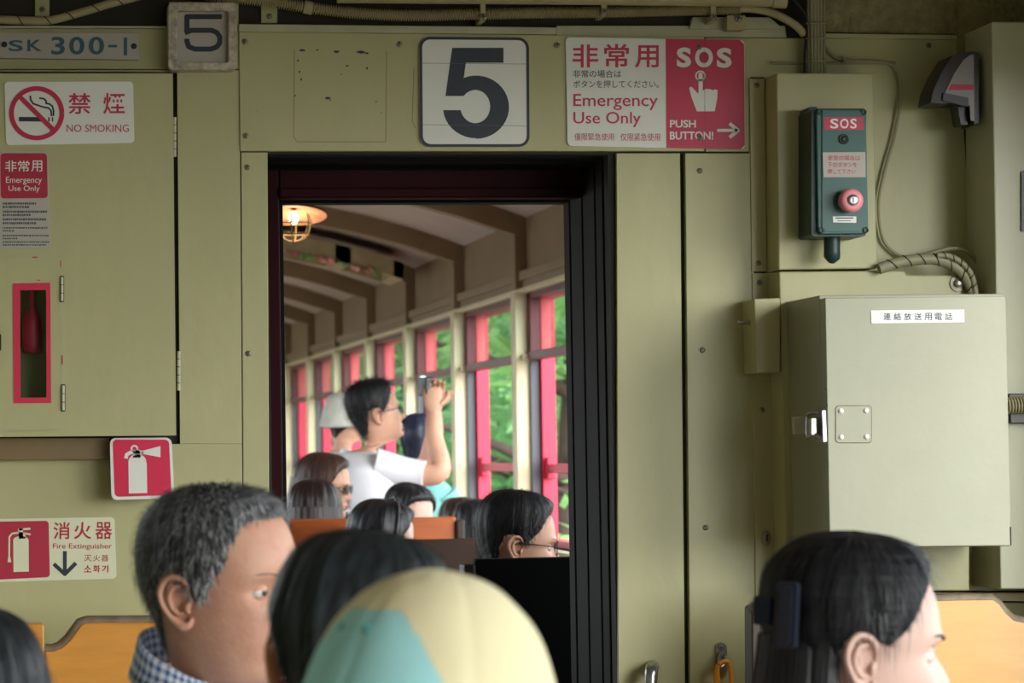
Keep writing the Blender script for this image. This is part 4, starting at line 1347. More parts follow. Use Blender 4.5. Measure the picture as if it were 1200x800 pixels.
class Person:
    def __init__(s, name, label, px, py, Y, yaw, head=(0, 0, 0), scale=1.0, skin='mid', fem=0.0, detail=5, cols=64, lean=0.0, standing=False, tuck=False, ht=.018, hunch=0.0, bulk=1.0, shift=0.0):
        """crown at photograph pixel (px, py) at distance Y; yaw 0 faces +x, 90 faces away"""
        crown = P(px, py, Y)
        s.sc, s.fem, s.yaw, s.standing = scale, fem, R(yaw), standing
        s.hrot = Euler((R(head[2]), R(-head[1]), R(head[0])), 'XYZ').to_matrix()        # (turn left, look up, tilt)
        s.lean = R(lean)
        s.tuck, s.hunch, s.bulk, s.shift = tuck, hunch, bulk, shift
        crown.z -= ht * scale
        s.detail, s.cols = detail, cols
        s.skin = SKIN[skin]
        s.tl = 1.0
        if not standing:
            s.tl = max(.62, min(1.1, (crown.z - .43 - .3325 * scale) / (.56 * scale)))
        top = s.rig(Vector((-.011, 0, .2325)))
        z0 = crown.z - top.z
        q = Matrix.Rotation(s.yaw, 3, 'Z')
        t2 = q @ Vector((top.x, top.y, 0))
        s.root = thing(name, label, 'person', (crown.x - t2.x, crown.y - t2.y, z0), None, s.yaw)
        s.z0 = z0

    def rig(s, p):
        """pose a head-local point: head turned on the neck, torso leaned from the seat; seat at z = 0"""
        p = Vector(p)
        w = sstep(-.085, .01, p.z)
        k = 1 - sstep(-.10, .03, p.z)
        bk = 1 + (s.bulk - 1) * (1 - sstep(-.15, -.09, p.z))
        p = Vector((p.x * bk, p.y * bk, p.z))
        z_in = p.z
        piv = Vector((-.02, 0, -.02))
        if w > 0:
            p = p.lerp(piv + s.hrot @ (p - piv), w) if w < 1 else piv + s.hrot @ (p - piv)
        p.x -= s.shift * k
        if s.hunch: p = p + Vector((-.4, 0, 1)) * (s.hunch * k * (sstep(-.6, -.25, z_in)))
        if p.z < -.1: p.z = -.1 + (p.z + .1) * s.tl
        p = p + Vector((0, 0, .1 + .56 * s.tl))
        if s.lean and not s.standing:
            p = Matrix.Rotation(s.lean * sstep(0, .5, p.z), 3, 'Y') @ p
        return p * s.sc

    def phis(s):
        n = s.cols
        return [2 * pi * j / n - .58 * sin(2 * pi * j / n) for j in range(n)]

    def body(s, mats=None, lip=None, ears=(1, -1), eyes=True, arms=None, hands=True):
        b = MB()
        ph = s.phis()
        ts = [i / s.detail for i in range(NHEAD * s.detail)] + [NHEAD + i / 4 for i in range((len(BODY) - 1 - NHEAD) * 4 + 1)]
        raw = [[face(bodypt(t, f, s.fem), s.fem) for f in ph] for t in ts]

        def mf(i, j):
            p = raw[i][j]
            if p.x > .06 and abs(p.y) < .021 and .0415 - .003 < p.z < .0635 and abs(p.z - .0525) < .0105 * (1 - (p.y / .0225) ** 2): return 1
            return 0
        b.grid([[s.rig(p) for p in r] for r in raw], mfun=mf)
        o0 = len(b.v)
        for sd in ears: ear(b, sd)
        if eyes:
            for sd in (1, -1):
                c = Vector((.0685, sd * .031, .1205))
                b.ball(c, .0125, 12, 2)
                b.lathe([(.0058, .0112), (.0045, .0121), (.001, .0127)], c, axis=Vector((1, sd * .05, 0)), n=14, mi=3)
                o = len(b.v)
                for lo, hi, in ((.0028, .02), (-.02, -.0042)):       # lids
                    rows = []
                    for i in range(7):
                        a = -1.45 + 2.9 * i / 6
                        row = []
                        for j in range(6):
                            e = math.asin(max(-1, min(1, (lo + (hi - lo) * j / 5) / .0138)))
                            row.append(c + Vector((.0136 * cos(e) * cos(a), .0136 * cos(e) * sin(a), .0136 * sin(e))))
                        rows.append(row)
                    b.grid(rows, closed=False, mi=0)
        for i in range(o0, len(b.v)): b.v[i] = s.rig(b.v[i])
        s.armdefs = arms or ([[(-.025, sd * .152, -.145), (-.015, sd * .195, -.28), (.0, sd * .205, -.40), (.04, sd * .19, -.50), (.09, sd * .165, -.56)] for sd in (1, -1)] if s.tuck else None) or [[(-.025, .152, -.145), (-.01, .205, -.30), (.03, .225, -.42), (.15, .17, -.50), (.27, .09, -.53)],
                             [(-.025, -.152, -.145), (-.01, -.205, -.30), (.03, -.225, -.42), (.15, -.17, -.50), (.27, -.09, -.53)]]
        s.armp = []
        for k, a in enumerate(s.armdefs):
            pts = [s.rig(p) for p in a]
            s.armp.append(pts)
            b.tube(pts, [r * s.sc for r in (.050, .045, .040, .036, .026)], n=14, k=5)
            if hands: s.hand(b, pts[-1], (pts[-1] - pts[-2]).normalized(), 1 if k == 0 else -1)
        o = b.build('body', [s.skin, lip or LIP, EYEW, IRIS], s.root, local=True)
        return o

    def hand(s, b, w, d, sd, grip=.5):
        """palm, four fingers and thumb, lightly curled, from wrist W along D"""
        k = s.sc
        side = d.cross(Vector((0, 0, 1)))
        if side.length < .2: side = Vector((0, 1, 0)) * sd
        side.normalize()
        nrm = side.cross(d).normalized()
        b.tube([w - d * .01, w + d * .03 * k, w + d * .07 * k, w + d * .095 * k], [.024 * k, .034 * k, .039 * k, .034 * k], n=12, flat=.42, k=3, up=nrm)
        for i, (o, L) in enumerate(((-.027, .066), (-.009, .075), (.009, .070), (.026, .055))):
            p = w + d * .088 * k + side * o * k
            q = [p]
            dd = d
            for j in range(3):
                dd = (dd - nrm * (.28 + grip * .45)).normalized()
                p = p + dd * L * k / 3 * 1.15
                q.append(p)
            b.tube(q, [.0088 * k, .0084 * k, .0076 * k, .006 * k], n=8, k=3)
        p = w + d * .03 * k - side * .028 * k * sd
        q = [p, p + (d * .6 - side * sd * .7).normalized() * .035 * k, p + (d * .9 - side * sd * .55 - nrm * .3).normalized() * .068 * k]
        b.tube(q, [.012 * k, .0105 * k, .0075 * k], n=8, k=3)

    def shirt(s, m, sleeve=1.0, collar=None, thick=.008, name='shirt', vneck=0.0):
        b = MB()
        n = 56
        ts = [18.35 + i / 5 for i in range(int((27 - 18.35) * 5))]
        rows = []
        for i, t in enumerate(ts):
            r = []
            for j in range(n):
                f = 2 * pi * j / n
                p = bodypt(t, f, s.fem)
                o = Vector((p.x + .03, p.y, 0))
                o = o.normalized() * (thick if i else .003)
                fold = .0035 * sin(f * 5 + t * 2.1) * sstep(20, 23, t)
                r.append(s.rig(p + o * (1 + fold / thick)))
            rows.append(r)
        b.grid(rows, uvs=lambda i, j: (j / n, i / len(ts)))
        for a in s.armp:
            q = crom([tuple(p) for p in a], 5)
            L = max(3, int(len(q) * sleeve))
            rr_ = crom([(r * s.sc,) for r in (.066, .058, .053, .047, .038)], 5)
            o = len(b.f)
            b.tube(q[:L], [v[0] for v in rr_[:L]], n=16)
            for fi in range(o, len(b.f)):
                b.uv[fi] = [((fi - o) % 16 / 16 * .35 + du, (fi - o) // 16 * .03 + dv) for du, dv in ((0, 0), (.022, 0), (.022, .03), (0, .03))][:len(b.f[fi])] if len(b.f[fi]) == 4 else [(0, 0)] * len(b.f[fi])
        ob = b.build(name, m, s.root, local=True)
        if collar:
            b = MB()
            rows = []
            n2 = 60
            for i, (dz, dr) in enumerate(((-.030, .006), (-.012, .007), (.004, .009), (.012, .011), (.009, .014), (-.012, .019), (-.036, .026))):
                r = []
                for j in range(n2):
                    f = .42 + (2 * pi - .84) * j / (n2 - 1)
                    p = bodypt(17.8, f, s.fem)
                    q = Vector((p.x + .025, p.y, 0)).normalized()
                    r.append(s.rig(Vector((p.x - .3 * s.hunch, p.y, -.030 - .034 * cos(f) + dz + s.hunch * .9)) + q * dr))
                rows.append(r)
            b.grid(rows, closed=False, uvs=lambda i, j: (j / n2 * .42, i * .02))
            c = b.build('collar', m, ob, local=True)
            mo = c.modifiers.new('solid', 'SOLIDIFY'); mo.thickness = .0018
        return ob

    def trousers(s, m):
        b = MB()
        k = s.sc
        if s.standing:
            zf_ = -s.z0
            for sd in (1, -1):
                b.tube([(-.01, sd * .085 * k, .10 * k), (0, sd * .092 * k, -.05), (.01, sd * .09 * k, zf_ * .55), (-.01, sd * .09 * k, zf_ + .02)], [.10 * k, .098 * k, .066 * k, .052 * k], n=14, k=5)
                b.tube([(-.06, sd * .09 * k, zf_ + .035), (.05, sd * .095 * k, zf_ + .04), (.18, sd * .10 * k, zf_ + .028)], [.036, .042, .03], n=10, k=3, mi=1)
        else:
            for sd in (1, -1):
                b.tube([(-.04, sd * .085 * k, .075 * k), (.14, sd * .10 * k, .085 * k), (.40 * k, sd * .11 * k, .075 * k), (.455 * k, sd * .11 * k, .0), (.44 * k, sd * .11 * k, -.2), (.43 * k, sd * .11 * k, -s.z0 + .03)],
                       [.098 * k, .092 * k, .068 * k, .066 * k, .058 * k, .046 * k], n=14, k=4)
                b.tube([(.37 * k, sd * .11 * k, -s.z0 + .035), (.47 * k, sd * .115 * k, -s.z0 + .042), (.60 * k, sd * .12 * k, -s.z0 + .028)], [.036, .042, .03], n=10, k=3, mi=1)
        return b.build('trousers', [m, M['black2']], s.root, local=True)

    def surf(s, t, f):
        return bodypt(t, f, s.fem)

    def hair(s, m, line, thick, tmax=16.5, strands=0, slen=.03, smats=None, wave=.0022, rows_n=56, cols_n=110, lift=0.0, grey_fn=None, swirl=0.0, extra=None, fuzz=.2, part=None):
        """a cap of hair over the head; LINE: hairline height by |phi| in degrees, THICK: depth by height"""
        b = MB()
        rnd = [random.uniform(-1, 1) for _ in range(cols_n)]
        rnd = [(rnd[j - 1] + 2 * rnd[j] + rnd[(j + 1) % cols_n]) / 3 for j in range(cols_n)]
        cen = Vector((-.012, 0, .125))

        def hp(t, f, jit=0.0):
            p = bodypt(t, f, s.fem)
            fd = abs(math.degrees(math.atan2(sin(f), cos(f))))
            zh = interp(line, fd)
            mk = sstep(zh - .005, zh + .016, p.z)
            th = interp(thick, p.z) if not callable(thick) else thick(p.z, fd)
            if extra: th += extra(p, fd)
            d = (p - cen)
            d.z *= .55 if p.z < .15 else 1
            d.normalize()
            return p + d * (-.007 + mk * (th + .007 + jit)), mk, d, p
        rows, n = [], cols_n
        ts = [.0 + tmax * i / rows_n for i in range(rows_n + 1)]
        for i, t in enumerate(ts):
            row = []
            for j in range(n):
                f = 2 * pi * j / n
                jt = wave * rnd[int(j + swirl * i) % n] * sstep(.5, 4, t) + wave * .6 * mnoise.noise(Vector((f * 3, t * .7, s.z0 * 9)))
                q, mk, _, _ = hp(t, f, jt)
                row.append(s.rig(q))
            rows.append(row)
        b.grid(rows, uvs=lambda i, j: (j / n, i / rows_n))
        mats = [m] + (smats or [STRAND_DARK, STRAND_GREY])
        for _ in range(strands):
            t, f = random.uniform(.4, tmax - .5), random.uniform(0, 2 * pi)
            q, mk, d, p = hp(t, f)
            if mk < .55: continue
            q2, _, _, _ = hp(min(tmax, t + .5), f)
            dn = (q2 - q)
            if dn.length < 1e-5: continue
            dn.normalize()
            fl = fuzz * random.uniform(.4, 1.4)
            dr = (dn * (1 - fl) + d * fl + Vector((random.uniform(-.2, .2), random.uniform(-.2, .2), lift + random.uniform(-.1, .1))) * .7).normalized()
            sd = dr.cross(d)
            if sd.length < 1e-4: continue
            sd.normalize()
            L = slen * random.uniform(.6, 1.3)
            a = q - d * .002
            w_ = .0007
            mi = 1
            if grey_fn and random.random() < grey_fn(p): mi = 2
            q1 = a + dr * L * .55 + d * .001
            e = a + (dr * .8 + dn * .4).normalized() * L
            v = [s.rig(x) for x in (a - sd * w_, a + sd * w_, q1 + sd * w_ * .8, q1 - sd * w_ * .8, e)]
            b.add(v, [[0, 1, 2, 3], [3, 2, 4]], mi)
        b.uv = {i: b.uv.get(i, [(0, 0)] * len(b.f[i])) for i in range(len(b.f))}
        return b.build('hair', mats, s.root, local=True)

    def curtain(s, m, f0=85, top=.17, bot=-.22, rb=(.118, .122, .13), rs=(.094, .102, .088), xo=-.012, wave=.006, parent=None, name='long_hair', taper=1.0):
        """long hair falling behind the ears: a thick curved sheet of locks"""
        b = MB()
        n, mrows = 90, 40
        rnd = [random.uniform(-1, 1) for _ in range(n)]
        rnd = [(rnd[max(j - 1, 0)] + 2 * rnd[j] + rnd[min(j + 1, n - 1)]) / 4 for j in range(n)]
        rows = []
        for i in range(mrows + 1):
            u = i / mrows
            z = top + (bot - top) * u
            A = interp(((0, rb[0]), (.5, rb[1]), (1, rb[2])), u)
            Bw = interp(((0, rs[0]), (.5, rs[1]), (1, rs[2])), u)
            row = []
            for j in range(n):
                f = R(f0) + (2 * pi - 2 * R(f0)) * j / (n - 1)
                w_ = 1 + (rnd[j] * wave / .1) * (.4 + u) + .02 * sin(u * 9 + j * .35) * u
                edge = sstep(0, .06, min(j, n - 1 - j) / n)
                w_ *= .965 + .035 * edge
                row.append(Vector((xo + A * cos(f) * w_, Bw * sin(f) * w_, z - .02 * (1 - u) * 0)))
            inner = [Vector((xo + (p.x - xo) * .80, p.y * .80, p.z)) for p in reversed(row)]
            rows.append([s.rig(p) for p in row + inner])
        b.grid(rows, uvs=lambda i, j: (j / (2 * n) * 1.6, i / mrows))
        k = 2 * n
        b.add([rows[-1][j] for j in range(k)], [[j, j + 1, k - 2 - j, k - 1 - j] for j in range(n - 1)])
        b.uv = {i: b.uv.get(i, [(0, 0)] * len(b.f[i])) for i in range(len(b.f))}
        return b.build(name, m, parent or s.root, local=True)

    def glasses(s, m, dark=None):
        b = MB()
        for sd in (1, -1):
            c = Vector((.098, sd * .033, .119))
            b.tube([c + Vector((-.004 * abs(cos(a)) , .024 * cos(a), .018 * sin(a))) for a in [i * pi / 9 for i in range(19)]], .0016, n=6)
            b.tube([Vector((.094, sd * .057, .124)), Vector((.04, sd * .081, .126)), Vector((-.012, sd * .083, .124)), Vector((-.022, sd * .080, .108))], .0017, n=6, k=4)
            if dark: b.ball(c, .001, 10, 1, (2, 23, 17.5))
        b.tube([(.097, .009, .122), (.101, 0, .124), (.097, -.009, .122)], .0016, n=6, k=3)
        b.v = [s.rig(v) for v in b.v]
        return b.build('glasses', [m, dark or m], s.root, local=True)

    def brows(s, m):
        b = MB()
        for sd in (1, -1):
            pts = []
            for i in range(7):
                y = .013 + .036 * i / 6
                z = .1375 + .006 * sin(i / 6 * 2.2)
                best = None
                p = Vector((.0975 - .35 * y * y / .05 - .004 * (i / 6), sd * y, z))
                pts.append(p)
            b.tube(pts, [.0016, .003, .0034, .0033, .003, .0023, .001], n=7, k=2, flat=.6)
        b.v = [s.rig(v) for v in b.v]
        return b.build('eyebrows', m, s.root, local=True)


SHORT = ((0, .200), (28, .199), (42, .190), (54, .170), (62, .152), (72, .136), (80, .120), (87, .116), (94, .142), (108, .136), (122, .092), (140, .050), (160, .038), (180, .036))
SHORTM = ((0, .203), (28, .203), (40, .196), (52, .176), (60, .150), (70, .128), (80, .106), (87, .104), (95, .142), (108, .136), (120, .095), (138, .046), (160, .030), (180, .028))
FULL = ((0, .197), (30, .192), (50, .172), (65, .140), (80, .100), (100, .080), (125, .05), (180, .0))
TUCK = ((0, .203), (25, .200), (42, .188), (55, .165), (66, .142), (78, .126), (90, .134), (102, .128), (115, .08), (140, .03), (180, -.01))
cloth_black = mat('black_cotton', (16, 16, 17), .9, var=.1)
cloth_white = mat('white_cotton', (232, 232, 238), .9, var=.03, bump=.1)
cloth_grey = mat('grey_cotton', (120, 120, 126), .9, var=.08)
cloth_navy = mat('navy_cotton', (40, 48, 66), .9, var=.08)
cloth_teal = mat('teal_cotton', (120, 186, 180), .9, var=.06)
cloth_rose = mat('dusty_rose_cotton', (196, 150, 150), .9, var=.06)
cloth_dark = mat('dark_trousers', (40, 42, 50), .9, var=.1)
gingham = check_mat('blue_gingham', (232, 238, 246), (58, 92, 160), 90, 78)

# man with the grey crop, at the left
p = Person('person', 'man with cropped grey hair in a blue gingham shirt at the lower left', 250, 570, 3.62, -8, head=(-30, -1, 3), scale=1.0, skin='tan', detail=8, cols=110, hunch=.06, bulk=1.08, ht=.012)
p.body()
p.shirt(gingham, sleeve=.55, collar=True)
p.trousers(cloth_dark)
p.brows(STRAND_DARK)
gfn = lambda q: .2 + .55 * sstep(.19, .12, q.z) * sstep(-.11, .02, q.x)
p.hair(HAIR['grey'], SHORTM, ((0, .002), (.09, .003), (.14, .006), (.20, .012), (.24, .014)), strands=16000, slen=.016, fuzz=.45, grey_fn=gfn, wave=.002)

# woman with the claw clip, at the right
p = Person('person', 'black-haired woman in profile with a navy claw clip, in front of the telephone box', 997, 644, 3.2, -3, ht=0, head=(0, -4, 0), scale=1.0, skin='fair', fem=1, detail=8, cols=110)
p.body(lip=LIPW)
p.shirt(cloth_white, sleeve=.5)
p.trousers(cloth_dark)
p.brows(STRAND_DARK)
h = p.hair(HAIR['swept'], TUCK, ((-.02, .004), (.06, .006), (.13, .008), (.19, .016), (.24, .022)), strands=5000, slen=.05, fuzz=.08, wave=.003, tmax=16.8,
           extra=lambda q, fd: -.006 * sstep(80, 150, fd) * sstep(.02, .09, q.z) * sstep(.20, .15, q.z))
p.curtain(HAIR['black'], f0=104, top=.135, bot=-.26, rb=(.098, .112, .124), rs=(.078, .094, .10), wave=.005)
b = MB()


def slab(b, c, n, hu, hn, hz, r=.004):
    n = Vector(n).normalized(); u = Vector((-n.y, n.x, 0))
    b.prism([Vector(c) + u * x + Vector((0, 0, z)) + n * hn for x, z in rr(-hu, -hz, hu, hz, r, 3)], [Vector(c) + u * x + Vector((0, 0, z)) - n * hn for x, z in rr(-hu, -hz, hu, hz, r, 3)])


for sd in (-1,):
    nn = (-.55, sd * .84, 0)
    slab(b, (-.098, sd * .080, .160), nn, .0125, .006, .036)
    slab(b, (-.100, sd * .086, .160), nn, .007, .004, .030, .003)
    slab(b, (-.119, sd * .062, .163), (-.8, sd * .6, 0), .011, .006, .016)
b.tube([(-.118, -.058, .163), (-.120, -.02, .163), (-.112, .02, .163)], .008, n=8, k=3)
b.v = [p.rig(v) for v in b.v]
b.build('hair_clip', mat('navy_clip', (28, 34, 48), .35, var=.05), p.root, local=True)
b = MB()
for sd in (1, -1):
    b.ball(Vector((-.008, sd * .085, .081)), .0052, 10)
b.v = [p.rig(v) for v in b.v]
b.build('earring', mat('pearl', (236, 232, 226), .15, var=0), p.root, local=True)

# dark-haired person looking down the carriage, and the child in the cap before them
p = Person('person', 'person with thick dark hair seen from behind, behind the two-tone cap', 436, 622, 2.85, 6, head=(70, -9, 8), scale=.94, ht=.026, skin='tan', detail=5, cols=72)
p.body()
p.shirt(cloth_black, sleeve=.6)
p.trousers(cloth_dark)
p.hair(HAIR['soft'], SHORT, ((0, .004), (.09, .006), (.125, .012), (.15, .02), (.20, .025), (.24, .024)), strands=5000, slen=.035, fuzz=.18, wave=.004)

p = Person('person', 'child in a teal and pale yellow cap in the foreground centre', 521, 692, 2.3, 4, ht=0, head=(50, -8, 4), scale=1.0, skin='mid', detail=5, cols=72)
p.body()
p.shirt(cloth_grey, sleeve=.5)
p.trousers(cloth_dark)
p.hair(HAIR['black'], FULL, ((0, .008), (.08, .008), (.12, .002), (.15, -.004), (.24, -.004)), strands=0)
b = MB()
cols_ = 180
rows = []
cc = Vector((-.012, 0, .118))
for i in range(41):
    e = pi / 2 * (1 - i / 40)
    row = []
    for j in range(cols_):
        f = 2 * pi * j / cols_
        seam_ = 1 - .010 * math.exp(-((((f - .35) % (pi / 3)) - pi / 6) / .06) ** 2) * cos(e)
        r = Vector((.118 * cos(e) ** .92 * cos(f), .099 * cos(e) ** .92 * sin(f), .130 * sin(e) ** 1.0)) * seam_
        r += Vector((0, 0, -.004)) if i == 40 else Vector((0, 0, 0))
        row.append(p.rig(cc + r * (1 + .012 * mnoise.noise(Vector((f * 2, e * 3, 0))))))
    rows.append(row)


TEAL = (112, 222, 46)


def capm(i, j):
    a = (360 * (j + .5) / cols_)
    el = 90 * (1 - (i + .5) / 40)
    return 1 if TEAL[0] < a < TEAL[1] and el < TEAL[2] * min(1, ((a - TEAL[0]) / 38) ** .6) * min(1, (TEAL[1] - a) / 34) ** .55 else 0


b.grid(rows, mfun=capm)
cap = b.build('cap', [mat('pale_yellow_cotton', (250, 238, 194), .9, var=.05, bump=.15), mat('teal_cap_cotton', (178, 238, 242), .9, var=.06, bump=.15)], p.root, local=True)
b = MB()
rows = []
for i in range(8):
    u = i / 7
    rows.append([p.rig(cc + Vector(((.112 + .075 * u * (cos(f) ** .6 if cos(f) > 0 else 0)) * cos(f) + .0, (.096 + .012 * u) * sin(f), .004 - .02 * u * u))) for f in [R(-72 + 144 * j / 40) for j in range(41)]])
b.grid(rows, closed=False)
br = b.build('brim', mat('yellow_brim', (250, 238, 194), .9, var=.05), cap, local=True)
mo = br.modifiers.new('solid', 'SOLIDIFY'); mo.thickness = .003
b = MB()
for a in (150, 172):
    for e_ in (.62,):
        b.ball(p.rig(cc + Vector((.118 * cos(e_) * cos(R(a)), .099 * cos(e_) * sin(R(a)), .130 * sin(e_)))), .0035, 8)
b.build('eyelet', mat('teal_thread', (70, 170, 180), .8, var=0), cap, local=True)

# dark head cut by the left edge
p = Person('person', 'dark-haired person mostly cut off by the lower left corner of the photo', -55, 712, 3.0, 90, head=(0, -5, 0), scale=1.0, skin='mid', detail=4, cols=56)
p.body(); p.shirt(cloth_navy, sleeve=.6); p.trousers(cloth_dark)
p.hair(HAIR['soft'], FULL, ((0, .012), (.14, .020), (.24, .022)), strands=2500, slen=.04, fuzz=.1, wave=.004)
p.curtain(HAIR['soft'], f0=90, top=.14, bot=-.06, rs=(.094, .098, .08), rb=(.12, .118, .10))

# ---- in the next carriage
p = Person('person', 'man with short black hair and glasses in a black shirt, seated just beyond the doorway', 606, 577, 7.75, 40, head=(-44, -6, 0), scale=1.06, skin='mid', detail=6, cols=84, tuck=True)
p.body(); p.shirt(cloth_black, sleeve=.5); p.glasses(M['black2']); p.brows(STRAND_DARK)
p.hair(HAIR['crop'], SHORT, ((0, .002), (.11, .004), (.15, .008), (.18, .016), (.21, .024), (.24, .026)), strands=6000, slen=.022, fuzz=.35, wave=.003)
b = MB()
b.tube([p.rig(Vector((bodypt(17.6, f).x + .008 * cos(f), bodypt(17.6, f).y * 1.08, bodypt(17.6, f).z - .012 - .02 * max(0, cos(f))))) for f in [2 * pi * i / 40 for i in range(41)]], .0016, n=6)
b.build('necklace', mat('gold_chain', (212, 170, 90), .3, .9, var=0), p.root, local=True)

# standing photographer
p = Person('person', 'standing man in a white T-shirt with back print, raising a camera to the window', 430, 449, 12.3, 14, head=(-8, 12, 0), shift=.07, hunch=.05, bulk=1.22, ht=.012, scale=1.08, skin='mid', detail=6, cols=84, standing=True)
arm_r = [(-.02, -.165, -.125), (.09, -.19, -.16), (.17, -.235, -.155), (.185, -.20, -.03), (.185, -.165, .085)]
arm_l = [(-.02, .165, -.125), (.11, .14, -.155), (.22, .05, -.15), (.235, -.03, -.03), (.215, -.07, .085)]
p.body(arms=[arm_l, arm_r])
p.shirt(cloth_white, sleeve=.42, thick=.012); p.trousers(cloth_dark); p.glasses(M['black2']); p.brows(STRAND_DARK)
p.hair(HAIR['crop'], SHORT, ((0, .002), (.11, .004), (.15, .008), (.18, .016), (.21, .024), (.24, .026)), strands=6000, slen=.03, fuzz=.6, wave=.003)
b = MB()
for k, zz in enumerate((-.20, -.25, -.30, -.35)):
    rows = []
    for i in range(4):
        z_ = zz - .035 * i / 3
        t = interp(((-.66, 26.9), (-.56, 25), (-.44, 24), (-.32, 23), (-.23, 22), (-.165, 21)), z_)
        row = []
        for f in [R(138 + 84 * j / 12) for j in range(13)]:
            q = bodypt(t, f); q.z = z_
            row.append(p.rig(q + Vector((q.x + .03, q.y, 0)).normalized() * .0185))
        rows.append(row)
    for seg in ((0, 3), (4, 6), (7, 9), (10, 12)):
        b.grid([r[seg[0]:seg[1] + 1] for r in rows], closed=False)
b.build('shirt_print', M['ink'], bpy.data.objects[[c.name for c in p.root.children if c.name.startswith('shirt')][0]], local=True)
hp_ = p.root.location + Matrix.Rotation(p.yaw, 3, 'Z') @ p.rig((.205, -.11, .18))
q = Matrix.Rotation(p.yaw, 3, 'Z')
cm = thing('compact_camera', 'small black camera held up by the standing man', 'camera', hp_, None, p.yaw)
b = MB().box((-.035, -.045, -.038), (.0, .045, .04)); b.build('camera_body', M['black2'], cm, bevel=.005, local=True)
MB().lathe([(.028, 0), (.028, .03), (.025, .034), (.02, .028)], (0, 0, 0), axis=Vector((1, 0, 0)), n=22).build('lens', M['black'], cm, local=True)
MB().box((-.033, .012, .04), (-.012, .03, .045)).build('button', M['steel'], cm, local=True)

p = Person('person', 'person in a pale grey bucket hat behind the standing photographer', 405, 461, 14.2, 25, head=(0, -4, 0), scale=.90, skin='mid', fem=.5, detail=4, cols=56, standing=True)
p.body(); p.shirt(cloth_white, sleeve=.5); p.trousers(cloth_dark)
p.hair(HAIR['black'], FULL, ((-.02, .006), (.06, .012), (.24, .010)), strands=0)
b = MB()
rows = []
for i in range(22):
    u = i / 21
    if u < .6:
        e = pi / 2 * (1 - u / .6)
        ra, z_ = .112 * cos(e) ** .6, .165 + .085 * sin(e)
    else:
        v = (u - .6) / .4
        ra, z_ = .112 + .020 * v, .165 - .10 * v
    rows.append([p.rig(Vector((-.012 + ra * 1.06 * cos(f), ra * .94 * sin(f), z_ + .004 * sin(f * 3)))) for f in [2 * pi * j / 48 for j in range(48)]])
b.grid(rows)
ht_ = b.build('bucket_hat', mat('pale_grey_canvas', (206, 206, 198), .9, var=.1, scale=20), p.root, local=True)
mo = ht_.modifiers.new('solid', 'SOLIDIFY'); mo.thickness = .003

p = Person('person', 'long-haired brown-haired woman in sunglasses facing the windows', 380, 530, 11.35, 40, head=(-58, -6, 0), scale=1.02, skin='mid', fem=1, detail=5, cols=64, tuck=True)
p.body(lip=LIPW); p.shirt(cloth_white, sleeve=.5); p.glasses(M['black2'], M['black2'])
p.hair(HAIR['brown'], FULL, ((-.02, .010), (.06, .016), (.14, .018), (.24, .018)), strands=2500, slen=.05, fuzz=.08, wave=.004)
p.curtain(HAIR['brown'], f0=76, top=.15, bot=-.30, rb=(.12, .135, .14), rs=(.096, .108, .10))

p = Person('person', 'person with straight dark brown hair seen from behind in front of the sunglasses woman', 368, 562, 10.25, 70, head=(0, -4, 0), scale=1.0, skin='mid', fem=1, detail=4, cols=56, tuck=True)
p.body(); p.shirt(cloth_navy, sleeve=.5)
p.hair(HAIR['dbrown'], FULL, ((-.02, .012), (.06, .018), (.14, .020), (.24, .020)), strands=2500, slen=.05, fuzz=.06, wave=.004)
p.curtain(HAIR['dbrown'], f0=70, top=.15, bot=-.30, rb=(.124, .13, .14), rs=(.10, .108, .10))

p = Person('person', 'black-haired woman with a thin hairband, seated before the orange bench', 452, 585, 9.45, 6, head=(0, -10, 4), scale=1.0, skin='fair', fem=1, detail=5, cols=64, tuck=True)
p.body(lip=LIPW); p.shirt(cloth_dark, sleeve=.5)
p.hair(HAIR['black'], FULL, ((-.02, .010), (.06, .018), (.14, .022), (.24, .018)), strands=2500, slen=.05, fuzz=.06, wave=.004)
p.curtain(HAIR['black'], f0=84, top=.13, bot=-.30, rb=(.118, .13, .14), rs=(.094, .106, .10))
b = MB()
b.tube([p.rig(Vector((.015, .103 * cos(a), .140 + .122 * sin(a)))) for a in [pi * i / 24 for i in range(25)]], .005, n=8)
b.build('hairband', M['black2'], p.root, local=True)

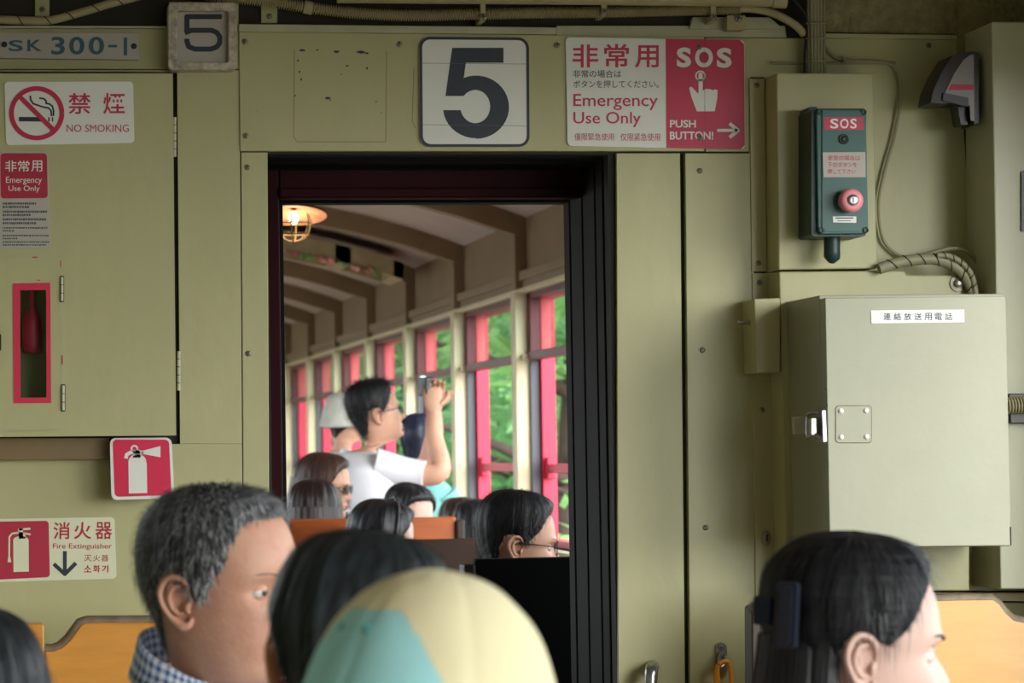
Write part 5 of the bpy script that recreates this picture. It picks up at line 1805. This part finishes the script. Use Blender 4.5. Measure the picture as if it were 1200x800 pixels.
p = Person('person', 'black-haired woman facing the doorway with head bowed and pale forehead', 483, 566, 11.0, -62, head=(0, -16, 0), scale=1.0, skin='fair', fem=1, detail=5, cols=64, tuck=True)
p.body(lip=LIPW); p.shirt(cloth_teal, sleeve=.5); p.brows(STRAND_DARK)
p.hair(HAIR['black'], TUCK, ((-.02, .010), (.06, .014), (.14, .016), (.24, .015)), strands=2000, slen=.05, fuzz=.06, wave=.004)
p.curtain(HAIR['black'], f0=92, top=.14, bot=-.25, rb=(.115, .13, .14), rs=(.09, .10, .095))

p = Person('person', 'person with blue-black hair and a teal wristband standing beyond the photographer', 492, 484, 13.7, 50, head=(0, -4, 0), scale=.96, skin='fair', fem=1, detail=4, cols=56, standing=True)
ar = [(-.025, -.152, -.145), (.03, -.19, -.27), (.04, -.20, -.36), (.12, -.20, -.34), (.20, -.185, -.31)]
al = [(-.025, .152, -.145), (.0, .20, -.30), (.03, .21, -.42), (.12, .17, -.50), (.22, .10, -.55)]
p.body(arms=[al, ar]); p.shirt(cloth_teal, sleeve=.4); p.trousers(cloth_dark)
p.hair(mat_h := hair_mat('hair_blue_black', (20, 24, 40), (52, 58, 84), .4, 80, 2.5), FULL, ((-.02, .010), (.06, .016), (.24, .018)), strands=1500, slen=.03, fuzz=.1, wave=.004)
b = MB()
w0, w1 = p.armp[1][-2], p.armp[1][-1]
ctr = w0.lerp(w1, .75); dd = (w1 - w0).normalized()
b.lathe([(.030, -.012), (.0325, -.010), (.0325, .010), (.030, .012)], ctr, axis=dd, n=20)
b.build('wristband', mat('teal_band', (60, 170, 160), .5, var=0), p.root, local=True)

for lab, px, py, Y, yw in (('dark-brown-haired person seated left of the pair behind the man in black', 539, 582, 11.8, 88), ('second dark-haired person of the pair, nearest the man in black', 556, 584, 11.4, 88)):
    p = Person('person', lab, px, py, Y, yw, head=(0, -4, 0), scale=.98, skin='mid', fem=1, detail=4, cols=56, tuck=True)
    p.body(); p.shirt(cloth_rose if px < 550 else cloth_grey, sleeve=.5)
    p.hair(HAIR['dbrown'] if px < 550 else HAIR['black'], FULL, ((-.02, .012), (.06, .018), (.14, .020), (.24, .018)), strands=1500, slen=.04, fuzz=.06, wave=.004)
    p.curtain(HAIR['dbrown'] if px < 550 else HAIR['black'], f0=76, top=.14, bot=-.22, rb=(.12, .128, .13), rs=(.095, .102, .095))
